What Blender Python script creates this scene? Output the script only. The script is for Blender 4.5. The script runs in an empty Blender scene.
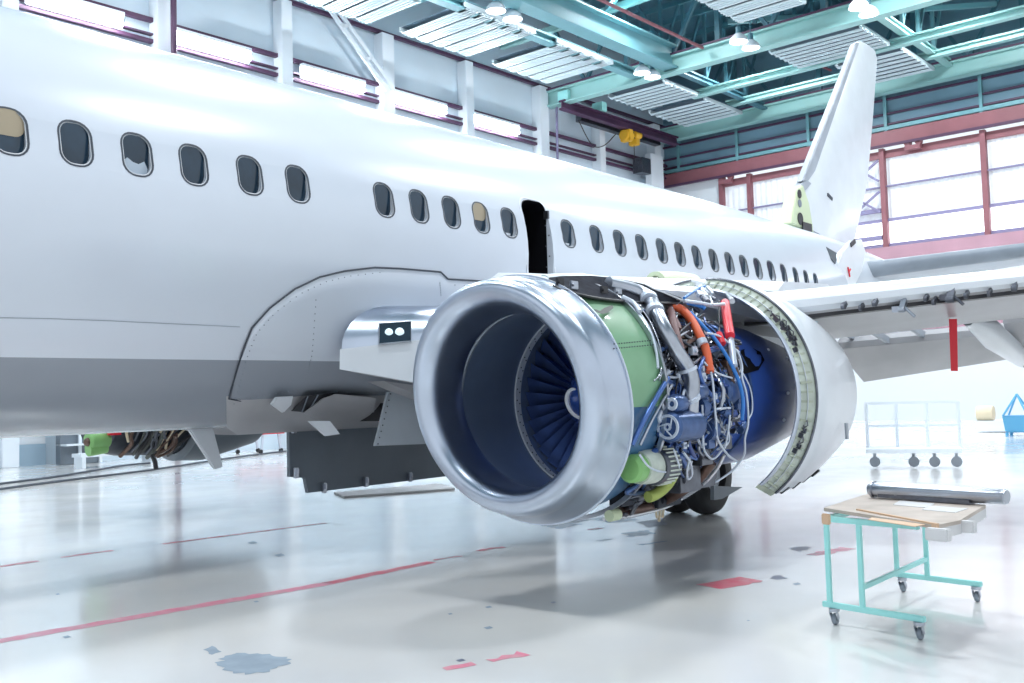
import bpy, bmesh, math, random
import numpy as np
from mathutils import Vector, Matrix
random.seed(7)
PI = math.pi
col = bpy.context.scene.collection
scene = bpy.context.scene

# ------------------------------------------------------------------ camera
F = 1000.0; H = 1.56
TILT, ROLL, YAW = .0566, -.0286, .6875
fw = np.array([math.cos(YAW)*math.cos(TILT), math.sin(YAW)*math.cos(TILT), math.sin(TILT)])
_r = np.array([math.sin(YAW), -math.cos(YAW), 0]); _u = np.cross(_r, fw)
rt = math.cos(ROLL)*_r + math.sin(ROLL)*_u
up = -math.sin(ROLL)*_r + math.cos(ROLL)*_u
C0 = np.array([0, 0, H])
cam = bpy.data.cameras.new('camera'); co = bpy.data.objects.new('camera', cam); col.objects.link(co)
cam.sensor_width = 36; cam.lens = F/1024*36; cam.clip_end = 500
m = Matrix.Identity(4)
for i in range(3):
    m[i][0] = rt[i]; m[i][1] = up[i]; m[i][2] = -fw[i]; m[i][3] = C0[i]
co.matrix_world = m
scene.camera = co

def ray(px, py): return fw + rt*(px-512)/F + up*(341.5-py)/F
def pl(px, py, n, d):
    """where the line of sight through a point of the photo meets the plane n.p = d"""
    v = ray(px, py); n = np.array(n, float)
    return C0 + v*((d - C0@n)/(v@n))
AXES = ((1, 0, 0), (0, 1, 0), (0, 0, 1))
def at(px, py, ax, val): return pl(px, py, AXES[ax], val)

# hangar frame (turned a little against the aeroplane)
HA = -.0339
hX = np.array([math.cos(HA), math.sin(HA), 0]); hY = np.array([-math.sin(HA), math.cos(HA), 0])
def hv(u, v, z): return hX*u + hY*v + np.array([0, 0, z])
def hon(px, py, n, k):
    if n == 2: p = at(px, py, 2, k)
    else: p = pl(px, py, (hX, hY)[n], k)
    return (p@hX, p@hY, p[2])

# ------------------------------------------------------------------ materials
MATS = {}
def mat(name, color, rough=.5, metal=0., spec=.5, noise=0., nscale=4., bump=0., bscale=60., coat=0., emit=0., ecol=None, aniso=0, alpha=1, trans=0, dirt=None):
    m = bpy.data.materials.new(name); m.use_nodes = True
    nt = m.node_tree; b = nt.nodes['Principled BSDF']
    b.inputs['Base Color'].default_value = (*color, 1)
    b.inputs['Roughness'].default_value = rough
    b.inputs['Metallic'].default_value = metal
    b.inputs['Specular IOR Level'].default_value = spec
    b.inputs['Coat Weight'].default_value = coat
    b.inputs['Coat Roughness'].default_value = .06
    b.inputs['Transmission Weight'].default_value = trans
    if emit:
        b.inputs['Emission Color'].default_value = (*(ecol or color), 1)
        b.inputs['Emission Strength'].default_value = emit
    tc = nt.nodes.new('ShaderNodeTexCoord')
    if noise:
        n = nt.nodes.new('ShaderNodeTexNoise'); n.inputs['Scale'].default_value = nscale; n.inputs['Detail'].default_value = 5
        nt.links.new(tc.outputs['Object'], n.inputs['Vector'])
        r = nt.nodes.new('ShaderNodeValToRGB')
        r.color_ramp.elements[0].position = .3; r.color_ramp.elements[1].position = .7
        d = dirt or tuple(c*(1-noise) for c in color)
        r.color_ramp.elements[0].color = (*d, 1)
        r.color_ramp.elements[1].color = (*tuple(min(1, c*(1+noise*.3)) for c in color), 1)
        nt.links.new(n.outputs['Fac'], r.inputs['Fac']); nt.links.new(r.outputs['Color'], b.inputs['Base Color'])
    if bump:
        n2 = nt.nodes.new('ShaderNodeTexNoise'); n2.inputs['Scale'].default_value = bscale
        nt.links.new(tc.outputs['Object'], n2.inputs['Vector'])
        bp = nt.nodes.new('ShaderNodeBump'); bp.inputs['Strength'].default_value = bump; bp.inputs['Distance'].default_value = .01
        nt.links.new(n2.outputs['Fac'], bp.inputs['Height']); nt.links.new(bp.outputs['Normal'], b.inputs['Normal'])
    MATS[name] = m
    return m

def paint_two_tone(name, top, low, zsplit, rough=.25):
    """white paint above a level line, grey paint below it"""
    m = mat(name, top, rough, coat=.3)
    nt = m.node_tree; b = nt.nodes['Principled BSDF']
    g = nt.nodes.new('ShaderNodeNewGeometry'); s = nt.nodes.new('ShaderNodeSeparateXYZ')
    nt.links.new(g.outputs['Position'], s.inputs[0])
    c = nt.nodes.new('ShaderNodeMath'); c.operation = 'GREATER_THAN'; c.inputs[1].default_value = zsplit
    nt.links.new(s.outputs['Z'], c.inputs[0])
    n = nt.nodes.new('ShaderNodeTexNoise'); n.inputs['Scale'].default_value = 1.2; n.inputs['Detail'].default_value = 4
    nt.links.new(g.outputs['Position'], n.inputs['Vector'])
    def mixc(a, bcol):
        x = nt.nodes.new('ShaderNodeMix'); x.data_type = 'RGBA'
        x.inputs[6].default_value = (*a, 1); x.inputs[7].default_value = (*bcol, 1); return x
    hi = mixc(top, tuple(v*.93 for v in top)); lo = mixc(low, tuple(v*.86 for v in low))
    nt.links.new(n.outputs['Fac'], hi.inputs[0]); nt.links.new(n.outputs['Fac'], lo.inputs[0])
    x = nt.nodes.new('ShaderNodeMix'); x.data_type = 'RGBA'
    nt.links.new(c.outputs[0], x.inputs[0]); nt.links.new(lo.outputs[2], x.inputs[6]); nt.links.new(hi.outputs[2], x.inputs[7])
    nt.links.new(x.outputs[2], b.inputs['Base Color'])
    return m

paint_two_tone('fuselage_paint', (.68, .73, .81), (.31, .34, .39), 1.985)
mat('white_paint', (.74, .78, .83), .3, coat=.2, noise=.06, nscale=2)
mat('grey_paint', (.40, .44, .50), .4, noise=.15, nscale=2)
mat('mid_grey', (.22, .26, .31), .45, noise=.18, nscale=1.5)
mat('door_grey', (.17, .205, .245), .4, noise=.15, nscale=1.5)
mat('wing_under', (.42, .42, .44), .38, noise=.18, nscale=1.2)
mat('seam_dark', (.06, .07, .09), .6)
mat('rubber', (.02, .022, .025), .6)
mat('gasket', (.05, .06, .08), .4)
mat('frame_metal', (.75, .78, .82), .25, metal=.6)
mat('glass_dark', (.02, .045, .075), .07, spec=.6, noise=.4, nscale=3)
mat('shade_beige', (.42, .35, .25), .7)
mat('shade_grey', (.45, .52, .60), .7)
mat('black_interior', (.004, .004, .006), .9, spec=.1)
mat('lip_metal', (.52, .58, .68), .30, metal=1, noise=.12, nscale=2.5)
mat('duct_inner', (.17, .23, .34), .28, metal=.3, noise=.2, nscale=1.5)
mat('ring_white', (.6, .64, .7), .4)
mat('blade', (.16, .26, .60), .3, metal=.8, noise=.3)  # blue flare tint put into the blade metal
mat('blade_pale', (.55, .6, .7), .3, metal=.8)
mat('spinner', (.03, .08, .32), .25, coat=.4)  # deep blue of the flare, painted on spinner and backplate
mat('mark_white', (.85, .87, .9), .5)
mat('core_blue', (.025, .075, .32), .3, coat=.3, noise=.25, nscale=2)  # lens flare's blue put into the cowl colour
mat('core_blue_pale', (.07, .13, .30), .3, metal=.5, noise=.3, nscale=12)  # paler flare tint painted on core accessories
mat('core_dark', (.035, .042, .06), .5, metal=.4, noise=.3, nscale=8)
mat('steel', (.46, .49, .55), .30, metal=1, noise=.15)
mat('steel_dark', (.16, .17, .2), .35, metal=.9, noise=.3, nscale=10)
mat('steel_blue', (.08, .16, .42), .3, metal=.5)  # flare tint put into the plumbing colour
mat('pipe_white', (.60, .66, .76), .35, metal=.3)
mat('copper', (.17, .11, .09), .45, metal=.6, noise=.3, nscale=14)
mat('brown_hose', (.20, .11, .11), .5)
mat('orange', (.72, .13, .05), .45)
mat('red', (.75, .02, .04), .4)
mat('cable_blue', (.04, .22, .65), .4)
mat('beam_dark', (.035, .038, .05), .9, spec=.08, noise=.4, nscale=12)
mat('panel_grey', (.50, .56, .62), .4, noise=.1, nscale=2)
mat('yellow', (.75, .42, .03), .45)
mat('green_light', (.25, .52, .18), .4)
mat('olive', (.40, .48, .12), .5, noise=.2)
mat('primer', (.50, .55, .44), .5, noise=.35, nscale=7, dirt=(.28, .31, .25))
mat('primer_light', (.62, .68, .60), .5, noise=.3, nscale=7)
mat('primer_dark', (.10, .11, .10), .6)
mat('chartreuse', (.62, .70, .48), .5)
mat('hard_black', (.02, .02, .025), .4)
mat('lamp_glass', (.9, .95, 1), .2, emit=6, ecol=(.9, .96, 1))
mat('tube_glow', (.95, .98, 1), .3, emit=60, ecol=(.92, .96, 1))
mat('wall_panel', (.66, .77, .86), .6, noise=.07, nscale=.4)
mat('wall_low', (.74, .78, .82), .5)
mat('wall_base', (.33, .45, .55), .5)
mat('col_white', (.80, .86, .92), .45)
mat('maroon', (.075, .03, .075), .5)
mat('rust_red', (.27, .10, .12), .5, noise=.15, nscale=1)
mat('pink_beam', (.44, .25, .31), .5, noise=.1, nscale=1)
mat('teal', (.17, .38, .43), .45, noise=.12, nscale=.6)
mat('teal_light', (.30, .55, .54), .45, noise=.1, nscale=.6)
mat('teal_dark', (.06, .17, .22), .5)
mat('roof_dark', (.09, .22, .30), .6, noise=.3, nscale=.3)
mat('navy', (.02, .045, .08), .5)
mat('upper_wall', (.17, .31, .40), .5, noise=.2, nscale=.3)
mat('panel_light', (.62, .72, .76), .4, metal=.2)
mat('panel_rib', (.09, .14, .19), .5)
mat('clad_light', (.70, .73, .78), .5, emit=.22, ecol=(.88, .93, 1), noise=.10, nscale=2)  # emission stands in for daylight behind the sheets
mat('window_day', (.9, .93, 1), .5, emit=1.6, ecol=(.95, .96, 1))
mat('win_rail', (.22, .20, .34), .5)
mat('turq', (.36, .78, .76), .4)
mat('ply', (.50, .43, .38), .5, noise=.3, nscale=5, dirt=(.40, .34, .29))
mat('ply_edge', (.62, .42, .28), .6)
mat('plank', (.62, .62, .63), .5)
mat('blue_eq', (.12, .42, .68), .4)
mat('cream', (.72, .62, .45), .6)
mat('light_inside', (.03, .05, .07), .15)
mat('lens', (.7, .9, 1), .1, emit=.5, ecol=(.8, .95, 1))

# floor: glossy worn epoxy paint
def floor_mat():
    m = mat('floor_epoxy', (.86, .85, .82), .13, spec=.8, coat=.5)
    nt = m.node_tree; b = nt.nodes['Principled BSDF']; b.inputs['Coat Roughness'].default_value = .12
    g = nt.nodes.new('ShaderNodeNewGeometry')
    n = nt.nodes.new('ShaderNodeTexNoise'); n.inputs['Scale'].default_value = .35; n.inputs['Detail'].default_value = 6
    nt.links.new(g.outputs['Position'], n.inputs['Vector'])
    r = nt.nodes.new('ShaderNodeValToRGB')
    r.color_ramp.elements[0].position = .3; r.color_ramp.elements[0].color = (.74, .75, .77, 1)
    r.color_ramp.elements[1].position = .65; r.color_ramp.elements[1].color = (.90, .88, .835, 1)
    nt.links.new(n.outputs['Fac'], r.inputs['Fac']); nt.links.new(r.outputs['Color'], b.inputs['Base Color'])
    n2 = nt.nodes.new('ShaderNodeTexNoise'); n2.inputs['Scale'].default_value = 1.1; n2.inputs['Detail'].default_value = 3
    nt.links.new(g.outputs['Position'], n2.inputs['Vector'])
    r2 = nt.nodes.new('ShaderNodeMapRange'); r2.inputs[3].default_value = .10; r2.inputs[4].default_value = .26
    nt.links.new(n2.outputs['Fac'], r2.inputs[0]); nt.links.new(r2.outputs[0], b.inputs['Roughness'])
    bp = nt.nodes.new('ShaderNodeBump'); bp.inputs['Strength'].default_value = .05; bp.inputs['Distance'].default_value = .02
    nt.links.new(n2.outputs['Fac'], bp.inputs['Height']); nt.links.new(bp.outputs['Normal'], b.inputs['Normal'])
floor_mat()
mat('floor_red', (.62, .05, .10), .3, noise=.5, nscale=9, dirt=(.70, .28, .32))
mat('floor_red_faded', (.72, .18, .28), .3, noise=.5, nscale=7, dirt=(.72, .40, .44))
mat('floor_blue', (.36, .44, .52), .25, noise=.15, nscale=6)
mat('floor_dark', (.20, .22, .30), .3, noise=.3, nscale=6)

# ------------------------------------------------------------------ mesh builder
class MB:
    def __init__(s): s.v = []; s.f = []
    def add(s, vs, fs):
        k = len(s.v); s.v += [tuple(float(c) for c in v) for v in vs]; s.f += [tuple(i+k for i in f) for f in fs]; return s
    def hexa(s, p):    # 8 points: bottom loop 0-3, top loop 4-7
        return s.add(p, [(3, 2, 1, 0), (4, 5, 6, 7), (0, 1, 5, 4), (1, 2, 6, 5), (2, 3, 7, 6), (3, 0, 4, 7)])
    def box(s, c, d, ax=None):
        c = np.array(c, float); a = ax or ((1, 0, 0), (0, 1, 0), (0, 0, 1)); a = [np.array(x, float) for x in a]
        P = []
        for z in (-.5, .5):
            for x, y in ((-.5, -.5), (.5, -.5), (.5, .5), (-.5, .5)):
                P.append(c + a[0]*d[0]*x + a[1]*d[1]*y + a[2]*d[2]*z)
        return s.hexa(P)
    def hbox(s, u0, u1, v0, v1, z0, z1):   # box in the hangar's own directions
        P = [hv(u, v, z) for z in (z0, z1) for u, v in ((u0, v0), (u1, v0), (u1, v1), (u0, v1))]
        return s.hexa(P)
    def bar(s, a, b, w, h, upv=(0, 0, 1)):
        a = np.array(a, float); b = np.array(b, float); d = b-a; L = np.linalg.norm(d); d = d/L
        u = np.array(upv, float)
        if abs(d@u) > .97: u = np.array([1., 0, 0])
        sd = np.cross(d, u); sd /= np.linalg.norm(sd); u = np.cross(sd, d)
        return s.box((a+b)/2, (L, w, h), (d, sd, u))
    def tube(s, pts, r, seg=8, smooth=0, caps=True):
        P = [np.array(p, float) for p in pts]
        if smooth and len(P) > 2:
            Q = []
            for i in range(len(P)-1):
                p0 = P[max(i-1, 0)]; p1 = P[i]; p2 = P[i+1]; p3 = P[min(i+2, len(P)-1)]
                for k in range(smooth):
                    t = k/smooth
                    Q.append(.5*((2*p1)+(-p0+p2)*t+(2*p0-5*p1+4*p2-p3)*t*t+(-p0+3*p1-3*p2+p3)*t**3))
            Q.append(P[-1]); P = Q
        n = len(P); rs = r if hasattr(r, '__len__') else [r]*n
        if len(rs) != n: rs = np.interp(np.linspace(0, 1, n), np.linspace(0, 1, len(rs)), rs)
        T = [P[min(i+1, n-1)]-P[max(i-1, 0)] for i in range(n)]; T = [t/(np.linalg.norm(t)+1e-9) for t in T]
        u = np.cross(T[0], (0, 0, 1)); 
        if np.linalg.norm(u) < .1: u = np.cross(T[0], (1, 0, 0))
        V = []; 
        for i in range(n):
            u = u - T[i]*(u@T[i]); u /= np.linalg.norm(u)+1e-9; w = np.cross(T[i], u)
            for k in range(seg):
                a = 2*PI*k/seg; V.append(P[i]+rs[i]*(math.cos(a)*u+math.sin(a)*w))
        Fc = [(i*seg+k, i*seg+(k+1) % seg, (i+1)*seg+(k+1) % seg, (i+1)*seg+k) for i in range(n-1) for k in range(seg)]
        if caps: Fc += [tuple(range(seg))[::-1], tuple((n-1)*seg+k for k in range(seg))]
        return s.add(V, Fc)
    def cyl(s, a, b, r, r2=None, seg=24): return s.tube([a, b], [r, r if r2 is None else r2], seg)
    def lathe(s, prof, o, seg=64, a0=0., a1=2*PI, closed=False, d=(1, 0, 0), e=(0, 1, 0), g=(0, 0, 1), axr=None):
        """profile of (along, radius) turned round axis d through o; angle runs from e to g"""
        o = np.array(o, float); d = np.array(d, float); e = np.array(e, float); g = np.array(g, float)
        full = abs(a1-a0-2*PI) < 1e-6; n = seg if full else seg+1
        V = []
        for x, r in prof:
            for k in range(n):
                a = a0+(a1-a0)*k/seg
                V.append(o+d*x+r*(math.cos(a)*e+math.sin(a)*g))
        m_ = len(prof); Fc = []
        rng = range(m_) if closed else range(m_-1)
        for i in rng:
            j = (i+1) % m_
            for k in range(seg):
                k2 = (k+1) % n
                Fc.append((i*n+k, i*n+k2, j*n+k2, j*n+k))
        if closed and not full:
            Fc.append(tuple(i*n for i in range(m_))); Fc.append(tuple(i*n+n-1 for i in range(m_))[::-1])
        return s.add(V, Fc)
    def prism(s, poly, off):
        off = np.array(off, float); n = len(poly); P = [np.array(p, float) for p in poly]
        return s.add(P+[p+off for p in P], [tuple(range(n))[::-1], tuple(range(n, 2*n))]+[(i, (i+1) % n, n+(i+1) % n, n+i) for i in range(n)])
    def loft(s, loops, cap=True):
        n = len(loops[0]); V = [p for L in loops for p in L]
        Fc = [(i*n+k, i*n+(k+1) % n, (i+1)*n+(k+1) % n, (i+1)*n+k) for i in range(len(loops)-1) for k in range(n)]
        if cap: Fc += [tuple(range(n))[::-1], tuple((len(loops)-1)*n+k for k in range(n))]
        return s.add(V, Fc)
    def grid(s, rows, thick=None):
        n = len(rows[0]); m_ = len(rows)
        V = [p for R in rows for p in R]
        return s.add(V, [(i*n+k, i*n+k+1, (i+1)*n+k+1, (i+1)*n+k) for i in range(m_-1) for k in range(n-1)])
    def ball(s, c, r, seg=16, rings=10, sc=(1, 1, 1)):
        c = np.array(c, float); V = [c+np.array([0, 0, r*sc[2]])]
        for i in range(1, rings):
            t = PI*i/rings
            for k in range(seg):
                a = 2*PI*k/seg; V.append(c+r*np.array([math.sin(t)*math.cos(a)*sc[0], math.sin(t)*math.sin(a)*sc[1], math.cos(t)*sc[2]]))
        V.append(c-np.array([0, 0, r*sc[2]]))
        Fc = [(0, 1+k, 1+(k+1) % seg) for k in range(seg)]
        for i in range(rings-2):
            for k in range(seg):
                Fc.append((1+i*seg+k, 1+(i+1)*seg+k, 1+(i+1)*seg+(k+1) % seg, 1+i*seg+(k+1) % seg))
        b = len(V)-1
        Fc += [(1+(rings-2)*seg+(k+1) % seg, 1+(rings-2)*seg+k, b) for k in range(seg)]
        return s.add(V, Fc)
    def build(s, name, material, parent=None, smooth=38, bevel=0, solid=0, **tags):
        me = bpy.data.meshes.new(name)
        V = np.array(s.v)
        if parent is not None: o_ = np.array(parent['_w'])
        else: o_ = np.array([(V[:, 0].min()+V[:, 0].max())/2, (V[:, 1].min()+V[:, 1].max())/2, V[:, 2].min()])
        me.from_pydata([tuple(p) for p in (V-o_)], [], s.f)
        mats = material if isinstance(material, (list, tuple)) else [material]
        for q in mats: me.materials.append(MATS[q])
        bm = bmesh.new(); bm.from_mesh(me)
        bmesh.ops.remove_doubles(bm, verts=bm.verts, dist=1e-5)
        bmesh.ops.recalc_face_normals(bm, faces=bm.faces)
        if bevel: bmesh.ops.bevel(bm, geom=[e for e in bm.edges if e.is_manifold and e.calc_face_angle(0) > .6], offset=bevel, segments=2, affect='EDGES', clamp_overlap=True)
        if solid: bmesh.ops.solidify(bm, geom=bm.faces, thickness=solid)
        th = math.radians(smooth)
        for f in bm.faces: f.smooth = smooth > 0
        for e in bm.edges:
            if e.is_manifold and e.calc_face_angle(0) > th: e.smooth = False
        bm.to_mesh(me); bm.free()
        o = bpy.data.objects.new(name, me); col.objects.link(o)
        if parent is not None:
            o.parent = parent; o['_w'] = list(parent['_w'])
        else:
            o.location = o_; o['_w'] = list(o_)
        for k, v in tags.items(): o[k] = v
        return o

def thing(name, label, cat, loc, group=None):
    o = bpy.data.objects.new(name, None); col.objects.link(o); o.location = loc; o['_w'] = [float(c) for c in loc]
    o.empty_display_size = .1
    o['label'] = label; o['category'] = cat
    if group: o['group'] = group
    return o
def tag(o, label, cat, group=None):
    o['label'] = label; o['category'] = cat
    if group: o['group'] = group
    return o
def dup(root, delta, label=None):
    """a copy of a thing and its parts and sub-parts, moved by delta"""
    def cp(o, par):
        c = o.copy(); col.objects.link(c)
        if par: c.parent = par
        for ch in list(o.children): cp(ch, c)
        return c
    r = cp(root, root.parent); r.location = Vector(root.location)+Vector([float(x) for x in delta])
    if label: r['label'] = label
    return r
S = dict(kind='structure')

# ================================================================== HANGAR
UB, VL, ZR = 47.5, 30., 20.5
MB().hbox(-34, 90, -40, 31, -.3, 0).build('floor', 'floor_epoxy', None, 0, **S)
floor = bpy.data.objects['floor']

# left wall
MB().hbox(-12, UB+.3, VL, VL+.3, 0, ZR).build('wall_left', 'wall_panel', **S)
MB().hbox(-12, 13.05, VL-.12, VL, 0, 4.2).build('wall_left_lining', 'wall_low', **S)
MB().hbox(-12, 13.05, VL-.16, VL-.12, 0, .62).build('baseboard_left', 'wall_base', **S)
CU = [-3.0, 1.9, 6.9, 11.9, 16.8, 21.6, 26.5, 31.2, 36.3, 40.9, 46.0]
for i, u in enumerate(CU):
    w = .62 if i % 2 == 0 else .48
    MB().hbox(u-w/2, u+w/2, VL-.55, VL-.002, 0, ZR-4.2).build('wall_column', 'col_white', bevel=.02, **S)
for z0, z1, n_ in ((14.16, 14.30, 'rail'), (13.46, 13.58, 'rail'), (13.72, 13.78, 'rail'), (16.35, 16.48, 'rail')):
    MB().hbox(-12, UB-.2, VL-.30, VL-.12, z0, z1).build('wall_'+n_, 'maroon', **S)
# thin maroon downpipe, bracing and a pipe joint
tag(MB().tube([hv(16.9, VL-.85, 0), hv(16.9, VL-.85, 20.4)], .10, 10).build('drain_pipe', 'maroon'),
    'slim purple vertical pipe on white wall column above the forward fuselage', 'pipe')
br = MB()
for a, b in (((14.2, 15.0), (21.6, 18.2)), ((21.8, 18.0), (26.3, 13.9)), ((22.15, 18.1), (26.6, 14.1))):
    br.bar(hv(a[0], VL-.62, a[1]), hv(b[0], VL-.62, b[1]), .1, .16)
for t in (.25, .5, .75):
    p = np.array(hv(21.8+4.5*t, VL-.62, 18.0-4.1*t)); br.bar(p, p+hv(.34, 0, .1), .1, .12)
br.build('wall_brace', 'col_white', **S)
# fluorescent battens between the wall rails
lp = []
for i, (u, lab) in enumerate(((13.9, 'long glowing wall light between rails, leftmost of the row above fuselage'), (18.6, 'long glowing wall light between the purple pipe and next column'),
                    (23.8, 'long glowing wall light behind the white diagonal brace'), (28.3, 'long glowing wall light fourth along the row above fuselage'), (33.0, 'long glowing wall light farthest along the row above fuselage'))):
    if i == 0:
        L0 = thing('wall_light', lab, 'light', hv(u, VL-.45, 13.6), 'wall lights above the fuselage'); u0 = u
        MB().hbox(u-1.5, u+1.5, VL-.52, VL-.34, 14.0, 14.12).build('housing', 'col_white', L0)
        MB().tube([hv(u-1.45, VL-.46, 13.93), hv(u+1.45, VL-.46, 13.93)], .07, 10).build('tube', 'tube_glow', L0)
        MB().tube([hv(u-1.45, VL-.46, 13.73), hv(u+1.45, VL-.46, 13.73)], .07, 10).build('tube', 'tube_glow', L0)
        MB().hbox(u-1.5, u+1.5, VL-.34, VL-.31, 13.6, 14.12).build('reflector', 'col_white', L0)
    else: dup(L0, hX*(u-u0), lab)

# back wall: upper cladding, rails, red beam, tall door leaves with glazing
MB().hbox(UB, UB+.3, -14, VL+.3, 13.3, ZR).build('wall_back_upper', 'upper_wall', **S)
MB().hbox(UB, UB+.3, 26.5, VL+.3, 0, 13.3).build('wall_back', 'wall_low', **S)
MB().hbox(UB-.35, UB-.02, -14, VL, 13.05, 13.72).build('header_beam', 'rust_red', **S)
MB().hbox(UB-.5, UB-.36, -14, VL, 12.95, 13.07).build('header_track', 'maroon', **S)
for z in (14.05, 14.55, 15.25):
    MB().hbox(UB-.14, UB-.01, -14, VL, z, z+.09).build('wall_rail', 'maroon', **S)
MB().hbox(UB-.22, UB-.01, -14, VL, 13.8, 13.98).build('wall_rail', 'teal', **S)
for v in (29.0, 25.4, 21.4, 17.5, 13.2, 8.9, 4.5):
    MB().hbox(UB-.2, UB-.01, v-.07, v+.07, 13.72, 16.6).build('wall_post', 'teal', **S)
# cladding above the glass, corrugated
def corrugated(v0, v1, z0, z1, u, pitch=.3, dep=.06):
    mb = MB(); n = int((v1-v0)/pitch)*2; rows = []
    pv = np.linspace(v0, v1, n+1)
    for z in (z0, z1): rows.append([hv(u+(dep if k % 2 else 0), v, z) for k, v in enumerate(pv)])
    mb.grid(rows); return mb
VC = [26.4, 24.75, 17.75, 13.2, 8.7, 4.2, -.3, -6]
wn = 0
for k in range(len(VC)-1):
    v1, v0 = VC[k], VC[k+1]
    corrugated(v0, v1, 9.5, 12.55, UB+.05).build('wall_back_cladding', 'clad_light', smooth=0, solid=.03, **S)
    corrugated(v0, v1, 4.6 if k < 4 else 5.4, 7.15, UB+.05).build('wall_back_cladding', 'clad_light', smooth=0, solid=.03, **S)  # lower sheets glow too, imitating washed-out daylight
    wn += 1
    MB().hbox(UB+.02, UB+.06, v0+.1, v1-.1, 8.15, 9.5).build('window_%d' % wn, 'window_day', **S)
    for z, h in ((12.5, .35), (11.1, .07), (9.45, .14), (8.25, .14)):
        MB().hbox(UB-.12, UB+.01, v0, v1, z, z+h).build('window_rail', 'rust_red' if h > .3 else 'win_rail', **S)
for v in VC:
    MB().hbox(UB-.28, UB+.02, v-.12, v+.12, 7.1, 12.95).build('door_post', 'rust_red', bevel=.01, **S)
    MB().hbox(UB-.2, UB+.1, v-.1, v+.1, 4.6, 7.1).build('door_post', 'pink_beam', **S)
MB().hbox(UB-.4, UB, -10, 26.4, 7.1, 8.2).build('door_girt', 'pink_beam', **S)
MB().hbox(UB-.4, UB+.1, -10, 26.4, 4.2, 4.6).build('door_girt', 'pink_beam', **S)
for z in (9.9, 11.4):
    MB().bar(hv(UB-.3, 17.9, z), hv(UB-.3, 19.3, z+1.0), .08, .1).bar(hv(UB-.3, 19.3, z), hv(UB-.3, 17.9, z+1.0), .08, .1).build('door_brace', 'win_rail', **S)
for z in (8.6, 9.9): MB().hbox(UB-.3, UB-.1, 17.9, 19.4, z, z+.2).build('door_brace', 'win_rail', **S)
for v in (26.0, 21.0, 16.2):
    MB().hbox(UB-.52, UB-.2, v-.35, v+.35, 12.6, 12.8).cyl(hv(UB-.4, v-.25, 12.95), hv(UB-.2, v-.25, 12.95), .16).cyl(hv(UB-.4, v+.25, 12.95), hv(UB-.2, v+.25, 12.95), .16).build('door_roller', 'rust_red', **S)
# low part of the back wall, seen under the wing
MB().hbox(UB, UB+.25, 9.5, 26.4, 0, 4.4).build('wall_back_lower', 'wall_low', **S)

# roof and its steelwork
MB().hbox(-14, UB+.5, -14, VL+.4, ZR, ZR+.3).build('ceiling', 'roof_dark', **S)
def Ibeam(mb, a, b, h, w, upv=(0, 0, 1)):
    a = np.array(a, float); b = np.array(b, float); z = np.array([0, 0, 1.])
    mb.bar(a+z*(h-.04), b+z*(h-.04), w, .08); mb.bar(a+z*.04, b+z*.04, w, .08); mb.bar(a+z*h/2, b+z*h/2, w*.18, h-.1)
    return mb
def truss(u, z0, z1, v0, v1, n, m1, m2):
    Ibeam(MB(), hv(u, v0, z0), hv(u, v1, z0), .75, .5).build('roof_girder', m1, **S)
    mb = MB(); 
    mb.bar(hv(u, v0, z1), hv(u, v1, z1), .3, .3)
    dv = (v1-v0)/n
    for k in range(n):
        a = v0+k*dv; b = a+dv; c = (a+b)/2
        mb.bar(hv(u, a, z0+.75), hv(u, a, z1), .22, .22)
        mb.bar(hv(u, a, z1), hv(u, c, z0+.75), .15, .15); mb.bar(hv(u, c, z0+.75), hv(u, b, z1), .15, .15)
    mb.build('roof_truss', m2, **S)
    if u > 30: MB().hbox(u-.3, u+.3, v0, v1, z0+.755, z0+.83).build('girder_cap', 'maroon', **S)
for u, m1 in ((36.75, 'teal_light'), (46.6, 'teal_light'), (27.3, 'teal'), (17.8, 'teal'), (8.3, 'teal')):
    v1_ = VL-.4
    if u in (27.3,): zlow = 17.6
    elif u < 27: zlow = 18.2
    else: zlow = 15.35
    truss(u, zlow, 19.9, -12, v1_, 9, m1, 'teal_dark')
# mid beams between the main girders
for u, z, h in ((41.0, 15.5, .35), (44.3, 15.75, .3)):
    Ibeam(MB(), hv(u, -12, z), hv(u, 24.2, z), h, .35).build('roof_joist', 'teal_light', **S)
# runway girders along the hall
Ibeam(MB(), hv(-12, 22.6, 15.5), hv(36.6, 22.6, 15.5), 1.0, .7).build('crane_girder', 'teal', **S)
Ibeam(MB(), hv(-12, 24.35, 15.5), hv(36.6, 24.35, 15.5), .35, .4).build('roof_joist', 'teal', **S)
Ibeam(MB(), hv(36.8, 14.2, 15.9), hv(46.6, 14.2, 15.9), .3, .3).build('roof_joist', 'teal_light', **S)
Ibeam(MB(), hv(36.8, 23.3, 15.9), hv(46.6, 23.3, 15.9), .3, .3).build('roof_joist', 'teal_dark', **S)
Ibeam(MB(), hv(20, 13.9, 16.4), hv(36.6, 13.9, 16.4), .5, .4).build('roof_joist', 'teal_light', **S)
Ibeam(MB(), hv(20, 18.2, 16.8), hv(36.6, 18.2, 16.8), .5, .4).build('roof_joist', 'teal', **S)
Ibeam(MB(), hv(36.8, 9.0, 16.6), hv(46.6, 9.0, 16.6), .4, .4).build('roof_joist', 'teal_dark', **S)
def long_truss(v, z0, z1, u0, u1, n, m_):
    mb = MB().bar(hv(u0, v, z1), hv(u1, v, z1), .2, .22)
    du = (u1-u0)/n
    for k in range(n):
        a = u0+k*du
        mb.bar(hv(a, v, z0), hv(a, v, z1), .14, .14).bar(hv(a, v, z0), hv(a+du, v, z1), .1, .12)
    mb.build('roof_truss', m_, **S)
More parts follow.
